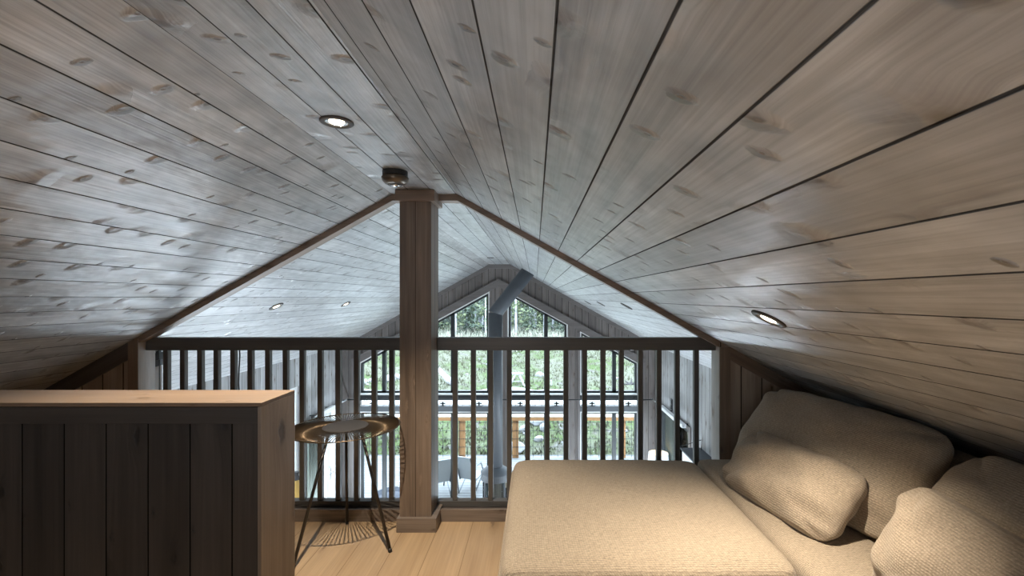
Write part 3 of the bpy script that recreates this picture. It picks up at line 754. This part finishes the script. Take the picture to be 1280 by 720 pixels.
pillow('back_cushion', (1.240, 1.965, 0.640), (-0.17, 0.72, 0.0), (0.26, 0.06, 0.36), 0.94, 0.50, 0.22, M['tweed2'], 'largest beige back cushion, upright at the far end of the sofa under the roof', 'cushion', 'back cushions on the sofa', 3, wr=0.011)
pillow('back_cushion', (1.285, 1.09, 0.618), (0.02, 0.72, 0.0), (0.26, 0.0, 0.36), 0.86, 0.50, 0.22, M['tweed2'], 'beige back cushion at the near right end of the sofa, cut by the photo edge', 'cushion', 'back cushions on the sofa', 5, wr=0.011)
pillow('throw_pillow', (1.042, 1.90, 0.545), (-0.115, 0.58, -0.01), (0.17, 0.06, 0.215), 0.67, 0.33, 0.17, M['tweed2'], 'long beige lumbar pillow leaning on the largest back cushion', 'pillow', 'small pillows on the sofa', 7, wr=0.011)
pillow('throw_pillow', (1.075, 1.135, 0.575), (0.03, 0.5, 0.02), (0.12, 0.03, 0.30), 0.56, 0.38, 0.17, M['tweed2'], 'small beige pillow in the bottom right corner of the photo', 'pillow', 'small pillows on the sofa', 9, wr=0.011)

# ------------------------------------------------------------------ great room things
st = Vector((-0.635, 7.3, ZL))
stove = empty('wood_stove', st, 'dark round wood stove with a conical top and a bent flue', 'stove')
zr = PZ(590, 7.3)
child(MB().lathe([(0, ZL + 0.001), (0.22, ZL + 0.001), (0.22, ZL + 0.32), (0, ZL + 0.32)], st.x, st.y, 40), 'base', M['stove'], stove)
for k in range(4):
    a = math.pi / 4 + k * math.pi / 2
    child(MB().tube([(st.x + 0.215*math.cos(a), st.y + 0.215*math.sin(a), ZL + 0.3), (st.x + 0.215*math.cos(a), st.y + 0.215*math.sin(a), zr - 0.09)], 0.018, 8), 'strut', M['stove'], stove)
child(MB().lathe([(0.205, ZL + 0.32), (0.205, zr - 0.09), (0.198, zr - 0.09), (0.198, ZL + 0.32)], st.x, st.y, 40), 'glass_cylinder', M['glass'], stove, smooth=True)
child(MB().lathe([(0, zr - 0.10), (0.232, zr - 0.10), (0.232, zr - 0.005), (0.236, zr), (0, zr)], st.x, st.y, 40), 'top_ring', M['stove'], stove)
child(MB().lathe([(0.236, zr), (0.240, zr + 0.012), (0.14, zr + 0.085), (0.108, zr + 0.10), (0.108, zr + 0.12), (0, zr + 0.12)], st.x, st.y, 40), 'cone_top', M['stove'], stove, smooth=True)
e0 = Vector((st.x, st.y, zr + 0.1)); e1 = Vector((st.x, st.y, PZ(391, 7.3))); e2 = Vector((-0.085, st.y, 1.755))
child(MB().tube([e0, e1], 0.113, 28), 'flue_pipe', M['stove'], stove, smooth=True)
# mitred bend
dirv = (e2 - e1).normalized()
fb = MB(); seg = 28; bis = (Vector((0, 0, 1)) + dirv).normalized()
vv = []
for (p, d0) in ((e1, dirv), (e2, dirv)):
    s2 = dirv.cross(Vector((0, 1, 0))).normalized()
    for k in range(seg):
        th = 2*math.pi*k/seg; o_ = Vector((0, 1, 0)) * (0.113*math.cos(th)) + s2 * (0.113*math.sin(th)); q = p + o_
        if p is e1: q = q + dirv * (-(q - e1).dot(bis) / dirv.dot(bis))
        else: q = q + dirv * ((roof(q.x) - q.z) / (dirv.z + T * dirv.x))
        vv.append(q)
fb.add(vv, [(k, (k+1) % seg, seg + (k+1) % seg, seg + k) for k in range(seg)] + [tuple(range(seg, 2*seg))])
child(fb, 'flue_bend', M['stove'], stove, smooth=True)

# curtain rods, pelmets and curtains
def rod(pa, pb, label, box=None):
    r = empty('curtain_rod', pa, label, 'curtain rod', 'curtain rods of the great room')
    child(MB().tube([pa, pb], 0.011, 10), 'bar', M['black'] if box is None else M['white'], r, smooth=True)
    for t_ in (0.06, 0.5, 0.94):
        q = Vector(pa).lerp(Vector(pb), t_); b = MB()
        if abs(q.x - XL) < 0.3: b.box(XL, q.x, q.y - 0.008, q.y + 0.008, q.z - 0.008, q.z + 0.008)
        elif abs(q.x - XR) < 0.3: b.box(q.x, XR, q.y - 0.008, q.y + 0.008, q.z - 0.008, q.z + 0.008)
        else: b.box(q.x - 0.008, q.x + 0.008, q.y, DG, q.z - 0.008, q.z + 0.008)
        child(b, 'bracket', M['black'], r)
    if box:
        child(MB().box(*box), 'pelmet', M['white'], r)
    return r
zr_ = -0.52
rod(Vector((XL + 0.12, 6.95, zr_)), Vector((XL + 0.12, 8.17, zr_)), 'white curtain rod with pelmet on the left wall of the great room', (XL + 0.08, XL + 0.14, 7.10, 7.62, zr_ - 0.04, zr_ + 0.02))
rod(Vector((XR - 0.10, 6.45, zr_)), Vector((XR - 0.10, 8.17, zr_)), 'white curtain rod with pelmet on the right wall of the great room', (XR - 0.12, XR - 0.06, 6.45, 7.62, zr_ - 0.03, zr_ + 0.02))
rod(Vector((XL + 0.12, 8.12, gz(498.4))), Vector((XR - 0.10, 8.12, gz(498.4))), 'thin black curtain rod across the window gable')
def curtain(x, ya, yb, zt, zb, label):
    N = 44; mb = MB(); vv = []
    for j in range(2):
        for i in range(N + 1):
            y = ya + (yb - ya) * i / N; w = 0.028 * math.sin(i * 2 * math.pi / 6.3) + 0.008 * math.sin(i * 1.9)
            vv.append((x + w * (1.0 if j else 0.75), y, zb if j else zt))
    mb.add(vv, [(i, i + 1, N + 2 + i, N + 1 + i) for i in range(N)])
    o = mb.build('curtain', M['curtain'], None, smooth=True)
    m = o.modifiers.new('thick', 'SOLIDIFY'); m.thickness = 0.004
    return tag(o, label, 'curtain', 'curtains of the great room')
curtain(XL + 0.12, 6.72, 7.10, zr_ - 0.012, ZL + 0.03, 'grey green curtain bunched beside the left door of the great room')
curtain(XR - 0.11, 6.88, 7.24, zr_ - 0.032, ZL + 0.03, 'grey green curtain hanging in folds on the right wall of the great room')

def plate(x, y, z, sgn, label, n):
    r = empty('wall_switch', (x, y, z), label, 'switch', 'black switch plates in the great room')
    child(MB().box(min(x, x + sgn*0.012), max(x, x + sgn*0.012), y - 0.045, y + 0.045, z - 0.045*n, z + 0.045*n), 'plate', M['black'], r, bevel=0.003)
    for k in range(n):
        zz = z + (k - (n-1)/2) * 0.085
        child(MB().box(min(x + sgn*0.012, x + sgn*0.018), max(x + sgn*0.012, x + sgn*0.018), y - 0.028, y + 0.028, zz - 0.028, zz + 0.028), 'rocker', M['detectordark'], r)
plate(XR, 7.32, PZ(505.5, 7.32), -1, 'black double switch plate high on the right wall above the curtain', 2)
plate(XL, 8.12, PZ(577, 8.12), 1, 'black switch plate on the left wall between door and window gable', 1)

# floor lamp with a drum shade
lp = P(823, 566, 7.0)
lamp = empty('floor_lamp', (lp.x, lp.y, ZL), 'floor lamp with a pale drum shade glowing inside, below the right railing', 'lamp')
child(MB().lathe([(0, ZL + 0.001), (0.13, ZL + 0.001), (0.13, ZL + 0.02), (0.012, ZL + 0.03), (0.012, lp.z - 0.12), (0, lp.z - 0.12)], lp.x, lp.y, 24), 'stand', M['black'], lamp)
child(MB().lathe([(0.150, lp.z), (0.165, lp.z - 0.24), (0.160, lp.z - 0.24), (0.145, lp.z - 0.001), (0.150, lp.z)], lp.x, lp.y, 36), 'lamp_shade', M['shade'], lamp, smooth=True)
child(MB().lathe([(0, lp.z - 0.08), (0.03, lp.z - 0.10), (0.03, lp.z - 0.13), (0, lp.z - 0.16)], lp.x, lp.y, 16), 'bulb', M['bulb'], lamp, smooth=True)
ll = bpy.data.lights.new('lamp_light', 'POINT'); ll.energy = 2; ll.color = (1.0, 0.72, 0.40); ll.shadow_soft_size = 0.04
lo = bpy.data.objects.new('lamp_light', ll); COL.objects.link(lo); lo.location = (lp.x, lp.y, lp.z - 0.06)
lo.parent = lamp; lo.matrix_parent_inverse = Matrix.Translation(-Vector(lamp.location))

# added fill lights, unseen below loft level, to brighten the ceiling
def fill_light(x, y0, y1, power, tilt, label):
    yc, w = (y0 + y1) / 2, (y1 - y0) / 2
    gu = empty('added_fill_light', (x, yc, ZL), label, 'fill light', 'added fill lights of the great room')
    child(MB().box(x - 0.07, x + 0.07, y0, y1, ZL + 0.001, ZL + 0.03).box(x - 0.07, x - 0.06, y0, y1, ZL + 0.03, ZL + 0.08).box(x + 0.06, x + 0.07, y0, y1, ZL + 0.03, ZL + 0.08), 'housing', M['white'], gu)
    l = bpy.data.lights.new('fill_light_area', 'AREA'); l.shape = 'RECTANGLE'; l.size = 0.1; l.size_y = 2 * w - 0.1; l.energy = power; l.color = FILL_C
    o = bpy.data.objects.new('fill_light_area', l); COL.objects.link(o); o.parent = gu; o.location = (0, 0, 0.07); o.rotation_euler = (math.pi, tilt, 0)
fill_light(-2.75, 3.3, 7.95, FILL_W, 0.0, 'added unseen fill light along the left side of the great room floor')
fill_light(1.45, 3.3, 7.95, FILL_W, 0.0, 'added unseen fill light along the right side of the great room floor')
# added fill light for the near ceiling, unseen behind the camera
tor = empty('fill_lamp', (-0.64, -1.2, 0), 'added unseen fill light with a bowl head behind the camera', 'lamp')
child(MB().lathe([(0, 0.001), (0.14, 0.001), (0.14, 0.02), (0.012, 0.03), (0.012, 0.52), (0, 0.52)], -0.64, -1.2, 24), 'stand', M['black'], tor)
child(MB().lathe([(0.01, 0.50), (0.12, 0.54), (0.17, 0.62), (0.165, 0.62), (0.11, 0.55), (0.0, 0.515)], -0.64, -1.2, 32), 'bowl', M['white'], tor, smooth=True)
l = bpy.data.lights.new('fill_lamp_light', 'AREA'); l.shape = 'DISK'; l.size = 0.28; l.energy = BACK_FILL_W; l.color = (0.96, 0.97, 1.0)
o = bpy.data.objects.new('fill_lamp_light', l); COL.objects.link(o); o.parent = tor; o.location = (0, 0, 0.61); o.rotation_euler = (math.pi, 0, 0)

# tall dark cabinet against the right wall
ck = PZ(569, 5.75)
cab = empty('cabinet', (2.06, 5.65, ZL), 'tall blue-black cabinet with a slim wire rail against the right wall', 'cabinet')
child(MB().box(1.945, XR - 0.005, 5.30, 6.02, ZL + 0.001, ck - 0.02), 'body', M['white'], cab)
child(MB().box(1.925, XR - 0.003, 5.28, 6.04, ck - 0.02, ck), 'top', M['cabinet'], cab)
child(MB().tube([(1.95, 6.02, ck + 0.001), (1.95, 6.02, ck + 0.03), (2.17, 5.95, ck + 0.13), (2.17, 5.95, ck)], 0.005, 8), 'wire_rail', M['black'], cab)

# pendant lamp whose cord hangs past the left railing
pp = P(299, 440, 4.0); pzt = roof(pp.x)
pen = empty('pendant_lamp', (pp.x, 4.0, pzt), 'pendant lamp on a thin black cord behind the left railing', 'pendant lamp')
cp = [(pp.x + 0.006*math.sin(k*1.7), 4.0, pzt - (pzt + 0.75) * k / 14) for k in range(15)]
child(MB().tube(cp, 0.006, 8), 'cord', M['black'], pen, smooth=True)
child(MB().lathe([(0.0, -0.70), (0.03, -0.72), (0.16, -0.92), (0.155, -0.92), (0.025, -0.735), (0, -0.73)], pp.x, 4.0, 28), 'lamp_shade', M['black'], pen, smooth=True)
child(MB().lathe([(0, pzt + 0.03), (0.05, pzt + 0.03), (0.05, pzt - 0.045), (0, pzt - 0.045)], pp.x, 4.0, 20), 'ceiling_rose', M['black'], pen)

# white roller blind with a black cassette at the left end of the railing
bd = 3.05; ba = P(180, 452, bd); bb = P(203.5, 443, bd + 0.03)
bl = empty('roller_blind', (ba.x, bd, ba.z), 'narrow white blind hanging from a black cassette behind the left jamb', 'blind')
child(MB().prism([(ba.x, ba.z - 0.02), (bb.x, bb.z - 0.03), (bb.x, bb.z + 0.02), (ba.x, ba.z + 0.03)], 'y', bd, bd + 0.05), 'cassette', M['black'], bl)
child(MB().prism([(ba.x, ba.z - 0.06), (bb.x, bb.z - 0.07), (bb.x, bb.z - 0.03), (ba.x, ba.z - 0.02)], 'y', bd + 0.01, bd + 0.04), 'roller', M['stove'], bl)
child(MB().prism([(ba.x, -0.35), (bb.x, -0.35), (bb.x, bb.z - 0.07), (ba.x, ba.z - 0.06)], 'y', bd + 0.02, bd + 0.026), 'blind_fabric', M['whitefabric'], bl)
cxp = P(197, 450, bd - 0.02)
child(MB().tube([(cxp.x, bd - 0.005, cxp.z), (cxp.x, bd - 0.005, -0.3)], 0.0035, 6), 'pull_cord', M['black'], bl)
child(MB().box(bb.x - 0.03, bb.x - 0.01, bd + 0.01, bd + 0.03, bb.z + 0.01, roof(bb.x - 0.02) + 0.01), 'hanger', M['black'], bl)

vz = P(369.5, 590, 6.2)
vase = empty('floor_vase', (vz.x, 6.2, ZL), 'tall ochre floor vase with a dark neck beside the left window', 'vase')
child(MB().lathe([(0, ZL + 0.002), (0.10, ZL + 0.002), (0.14, ZL + 0.5), (0.13, ZL + 1.0), (0.06, vz.z - 0.10), (0, vz.z - 0.10)], vz.x, 6.2, 28), 'body', M['yellow'], vase, smooth=True)
child(MB().lathe([(0.06, vz.z - 0.10), (0.035, vz.z - 0.05), (0.045, vz.z), (0, vz.z)], vz.x, 6.2, 28), 'neck', M['stick'], vase, smooth=True)

# ------------------------------------------------------------------ deck furniture and railing
DR = 11.1
dr = empty('deck_railing', (-0.5, DR, -2.62), 'pine deck railing with wire mesh outside the window gable', 'railing')
zt = PZ(521.0, DR)
child(MB().box(-6.9, 5.9, DR - 0.02, DR + 0.24, zt - 0.004, zt + 0.006), 'top_board', M['decktop'], dr, along='x')
child(MB().box(-6.9, 5.9, DR - 0.015, DR + 0.03, zt - 0.09, zt - 0.004), 'rail', M['deckrail'], dr, along='x')
for k in range(-4, 5):
    x = PX(577, DR) + k * 1.31 * 1.0
    child(MB().box(x - 0.075, x + 0.075, DR + 0.03, DR + 0.12, -2.62, zt - 0.004), 'post', M['deckrail'], dr, along='z')
wm = MB()
x = -6.85
while x < 5.9:
    wm.box(x - 0.004, x + 0.004, DR + 0.014, DR + 0.022, -2.6, zt - 0.05); x += 0.2
for k in range(5): wm.box(-6.9, 5.9, DR + 0.014, DR + 0.022, -2.55 + 0.2 * k - 0.004, -2.55 + 0.2 * k + 0.004)
child(wm, 'wire_mesh', M['black'], dr)

def lounger(px, d, label, rz):
    x = PX(px, d)
    r = empty('sling_chair', (x, d, -2.62), label, 'chair', 'grey sling chairs on the deck', rz)
    bk = [(0.0, -0.02, 0.0)]
    w_ = 0.17
    def side(sx):
        return MB().tube([(sx, 0.55, 0.015), (sx, 0.45, 0.34), (sx, 0.05, 0.28), (sx, -0.16, 0.80)], 0.015, 8).build('frame', M['slingframe'], r, smooth=True)
    side(-w_); side(w_)
    for sx in (-w_, w_): MB().tube([(sx, 0.42, 0.33), (sx, 0.0, 0.015), (sx, -0.08, 0.56), (sx, 0.30, 0.56), (sx, 0.42, 0.33)], 0.013, 8).build('leg', M['slingframe'], r, smooth=True)
    MB().add([(-w_, 0.05, 0.29), (w_, 0.05, 0.29), (w_, -0.16, 0.80), (-w_, -0.16, 0.80), (-w_, 0.065, 0.295), (w_, 0.065, 0.295), (w_, -0.145, 0.805), (-w_, -0.145, 0.805)],
             [(0,1,2,3),(4,7,6,5),(0,4,5,1),(1,5,6,2),(2,6,7,3),(3,7,4,0)]).build('back_sling', M['sling'], r)
    MB().box(-w_, w_, 0.05, 0.46, 0.305, 0.315).build('seat_sling', M['sling'], r)
    return r
lounger(553, 8.9, 'grey sling chair on the deck, close beside the post', 0.45)
lounger(583, 9.05, 'grey sling chair on the deck between post and stove flue', -0.35)
pf = P(489, 620, 8.95)
tag(MB().lathe([(0, -2.619), (0.30, -2.619), (0.33, -2.55), (0.28, pf.z - 0.02), (0.16, pf.z + 0.015), (0, pf.z + 0.03)], pf.x, pf.y, 32).build('pouf', M['charcoal'], None, smooth=True), 'low charcoal pouf on the deck left of the post', 'pouf')

# ------------------------------------------------------------------ meadow things
def rockmesh(seed, sx, sy, sz):
    rnd = random.Random(seed); bm = bmesh.new(); bmesh.ops.create_icosphere(bm, subdivisions=3, radius=1.0)
    ax = [(Vector((rnd.uniform(-1, 1), rnd.uniform(-1, 1), rnd.uniform(-1, 1))).normalized(), rnd.uniform(0.55, 0.9)) for _ in range(9)]
    for v in bm.verts:
        for a, k in ax:
            d = v.co.dot(a)
            if d > k: v.co -= a * (d - k) * 0.9
        v.co = Vector((v.co.x * sx, v.co.y * sy, v.co.z * sz))
    vv = [v.co.copy() for v in bm.verts]; f = [tuple(x.index for x in q.verts) for q in bm.faces]; bm.free()
    return MB().add(vv, f)
ROCKS = [rockmesh(k, 1.0, 0.8, 0.65).build('boulder', M['rock'], None) for k in range(3)]
def put(o, first, loc, sc, rz, label, cat, group):
    c = o if first else o.copy()
    if not first: COL.objects.link(c)
    c.location = loc; c.scale = (sc, sc, sc); c.rotation_euler = (0, 0, rz)
    return tag(c, label, cat, group)
used = [False] * 3
def rock(px, py, wpx, d, label):
    k = random.randrange(3); s_ = wpx * d / F / 2; x = PX(px, d)
    put(ROCKS[k], not used[k], (x, d, gzf(x, d) + s_ * 0.25), s_, random.uniform(0, 6), label, 'boulder', 'pale boulders on the meadow'); used[k] = True
rock(674, 472, 15, 18.0, 'pale rounded boulder on the meadow right of the sawhorse')
rock(648, 568, 26, 11.95, 'white boulder beyond the deck railing, just above the ottoman edge')
for (px, d, w) in ((655, 12.8, 16), (668, 13.2, 22), (681, 12.9, 18), (660, 13.8, 18), (673, 12.4, 14), (690, 13.5, 15)):
    rock(px, 0, w, d, 'pale boulder in the heap behind the deck mesh')
for (px, d, w) in ((457, 17.2, 14), (466, 17.8, 12), (486, 17.5, 18), (497, 18.2, 16), (449, 18, 10)):
    rock(px, 0, w, d, 'bluish boulder in the row across the meadow left of the post')
for k in range(26):
    d = random.uniform(12.2, 27); px = random.uniform(430, 830)
    rock(px, 0, random.uniform(3, 8) * 15 / d + 1, d, 'small stone scattered on the meadow slope')
for k in range(3):
    if not used[k]: bpy.data.objects.remove(ROCKS[k])

# sawhorse and leaning plank
sd = 16.6; sxp = PX(646.5, sd); sg = gzf(sxp, sd) - 0.03
saw = empty('sawhorse', (sxp, sd, sg), 'bleached wooden sawhorse standing on the meadow', 'sawhorse')
ht = PZ(466, sd) - sg
child(MB().box(sxp - 0.22, sxp + 0.22, sd - 0.12, sd + 0.12, sg + ht - 0.05, sg + ht), 'top_plank', M['trestle'], saw, along='x')
for (a, b) in ((-1, -1), (1, -1), (-1, 1), (1, 1)):
    child(MB().tube([(sxp + a*0.27, sd + b*0.2, sg), (sxp + a*0.07, sd + b*0.06, sg + ht - 0.05)], 0.038, 6), 'leg', M['trestle'], saw)
child(MB().box(sxp - 0.16, sxp + 0.16, sd - 0.14, sd - 0.11, sg + ht*0.35, sg + ht*0.42), 'brace', M['trestle'], saw)
stp = PX(689, 17)
tag(MB().box(stp - 0.035, stp + 0.035, 16.97, 17.03, gzf(stp, 17) - 0.05, PZ(475, 17)).build('stake', M['trestle'], None), 'pale wooden stake on the meadow right of the pale boulder', 'stake')
a_, b_ = P(549, 461, 17.6), P(561, 477, 17.2)
lg = tag(MB().tube([(b_.x + 0.25, 17.0, gzf(b_.x, 17) + 0.03), (b_.x, 17.2, gzf(b_.x, 17.2) + 0.12), (a_.x, 17.5, a_.z)], [0.10, 0.13, 0.08], 10).build('log', M['trestle'], None, smooth=True), 'bleached log lying tilted on the meadow, right of the post', 'log')
br = MB(); q = P(789, 476, 17.5); gq = gzf(q.x, 17.5)
for (a, l, t_) in ((0.4, 0.35, 0.3), (2.4, 0.3, 0.5), (1.4, 0.28, 0.8), (3.3, 0.35, 0.2), (5.6, 0.2, 0.5)):
    br.tube([(q.x, 17.5, gq), (q.x + l*math.cos(a)*0.6, 17.5 + 0.1*math.sin(a), gq + t_*0.15), (q.x + l*math.cos(a), 17.5 + 0.2*math.sin(a), gq + t_*0.3)], [0.05, 0.035, 0.012], 6)
tag(br.build('dead_branch', M['stick'], None), 'dark dead branch on the meadow at the far right window', 'branch')

# grass: nobody could count it
rnd = random.Random(5)
def blades(n, ylo, yhi, hlo, hhi, w, mat, name, label, xr=0.36):
    vv, f = [], []
    for k in range(n):
        y = ylo + (yhi - ylo) * rnd.random() ** 1.3; x = -0.5 + rnd.uniform(-xr, xr) * y
        z = gzf(x, y) - 0.03; h = rnd.uniform(hlo, hhi); a = rnd.uniform(0, 6.28); ww = w * rnd.uniform(0.6, 1.4)
        lx, ly = rnd.gauss(0, 0.3) * h, rnd.gauss(0, 0.3) * h
        dx, dy = math.cos(a) * ww, math.sin(a) * ww; i = len(vv)
        vv += [(x - dx, y - dy, z), (x + dx, y + dy, z), (x + lx, y + ly, z + h)]; f.append((i, i+1, i+2))
    o = MB().add(vv, f).build(name, mat, None); o['kind'] = 'stuff'; tag(o, label, 'grass')
blades(11000, 11.7, 28, 0.05, 0.20, 0.035, M['grass'], 'meadow_grass', 'short green grass on the slope beyond the deck')
blades(9000, 25, 36, 0.35, 0.8, 0.05, M['drygrass'], 'dry_grass', 'tall bleached grass at the foot of the forest')

# trees
def treemesh(seed, kind, hgt):
    rnd = random.Random(seed); tr_ = MB()
    bend = rnd.uniform(-0.25, 0.25)
    pts = [(bend * (k/6)**2, 0, hgt * k / 6) for k in range(7)]
    tr_.tube(pts, [(0.085 if kind == 'pine' else 0.07) * (1 - 0.8 * k/6) for k in range(7)], 7)
    fo = MB(); vv, f = [], []
    N = 1700 if seed in (2, 3, 4) else 750
    for k in range(N):
        if kind == 'spruce':
            t_ = 0.03 + 0.97 * rnd.random() ** 1.5; z = hgt * t_
            R = 1.25 * (1.03 - t_) ** 0.9 * (0.6 + 0.4 * math.sin(t_ * 50))
            a = rnd.uniform(0, 6.28); r = R * rnd.random() ** 0.5; zz = z - 0.3 * r
        else:
            # loose clumps on branches: a few low ones, most of them in the crown
            b_ = int(rnd.random() ** 0.8 * 34); rb = random.Random(seed * 100 + b_)
            t_ = 0.06 + 0.94 * (b_ / 34) ** 0.9; a = rb.uniform(0, 6.28); L = rb.uniform(0.5, 1.5) * (1.05 - t_ * 0.6)
            q = rnd.random() ** 0.6; r = L * q; zz = hgt * t_ + 0.25 * r + rnd.gauss(0, 0.12); a += rnd.gauss(0, 0.22)
        c = Vector((bend * t_**2 + r*math.cos(a) + rnd.gauss(0, .04), r*math.sin(a) + rnd.gauss(0, .04), max(0.1, zz)))
        s_ = rnd.uniform(0.05, 0.15)
        d1 = Vector((rnd.gauss(0,1), rnd.gauss(0,1), rnd.gauss(0,0.6))).normalized() * s_; d2 = Vector((rnd.gauss(0,1), rnd.gauss(0,1), rnd.gauss(0,0.8))).normalized() * s_ * 0.6
        i = len(vv); vv += [c - d1, c + d2, c + d1, c - d2]; f.append((i, i+1, i+2, i+3))
    fo.add(vv, f); return tr_, fo
KINDS = []
for (seed, kind, hgt) in ((1, 'pine', 7.5), (2, 'spruce', 6.5), (3, 'pine', 9.0), (4, 'spruce', 4.0), (5, 'pine', 6)):
    a, b = treemesh(seed, kind, hgt)
    root = empty(kind + '_tree', (0, 0, 0))
    a.build('trunk', M['bark'], root, smooth=True); b.build('foliage', M['needle'] if kind == 'pine' else M['needle2'], root)
    KINDS.append([root, kind, False])
rnd = random.Random(21); spots = []
NT_ = 150
for k in range(NT_):
    for tries in range(40):
        y = 29.5 + 26 * (k / NT_) ** 1.2; x = -0.05 * y + rnd.uniform(-0.36, 0.38) * y
        if all(math.hypot(x - a, y - b) > 1.5 for a, b in spots): break
    spots.append((x, y))
    i = rnd.choice((0, 0, 1, 2, 2, 3, 4, 4)); root, kind, u_ = KINDS[i]
    o = root if not u_ else copy_tree(root); KINDS[i][2] = True
    s_ = rnd.uniform(0.8, 1.25) * (1 + 0.02 * (y - 30)); o.location = (x, y, gzf(x, y) - 0.1); o.rotation_euler = (0, 0, rnd.uniform(0, 6.28)); o.scale = (s_, s_, s_)
    tag(o, 'slender pine with haze-paled trunk and loose branches in the forest beyond the meadow' if kind == 'pine' else 'dark spruce branched to the ground in the forest beyond the meadow', 'tree', 'pines of the forest edge' if kind == 'pine' else 'spruces of the forest edge')
# portals guide daylight sampling through the glazing
def portal(name, loc, rot, sx_, sy_):
    l = bpy.data.lights.new(name, 'AREA'); l.shape = 'RECTANGLE'; l.size = sx_; l.size_y = sy_; l.cycles.is_portal = True
    o = bpy.data.objects.new(name, l); COL.objects.link(o); o.location = loc; o.rotation_euler = rot
portal('daylight_portal', (XC, DG + 0.22, -0.55), (-math.pi/2, 0, 0), 5.2, 4.0)
portal('daylight_portal', (XL - 0.22, 6.8, -1.2), (0, -math.pi/2, 0), 2.7, 2.6)
portal('daylight_portal', (XR + 0.22, 7.25, -1.55), (0, math.pi/2, 0), 2.0, 1.6)
portal('daylight_portal', ((BW[0] + BW[1])/2, YB - 0.17, (BW[2] + BW[3])/2), (math.pi/2, 0, 0), 1.1, 0.5)
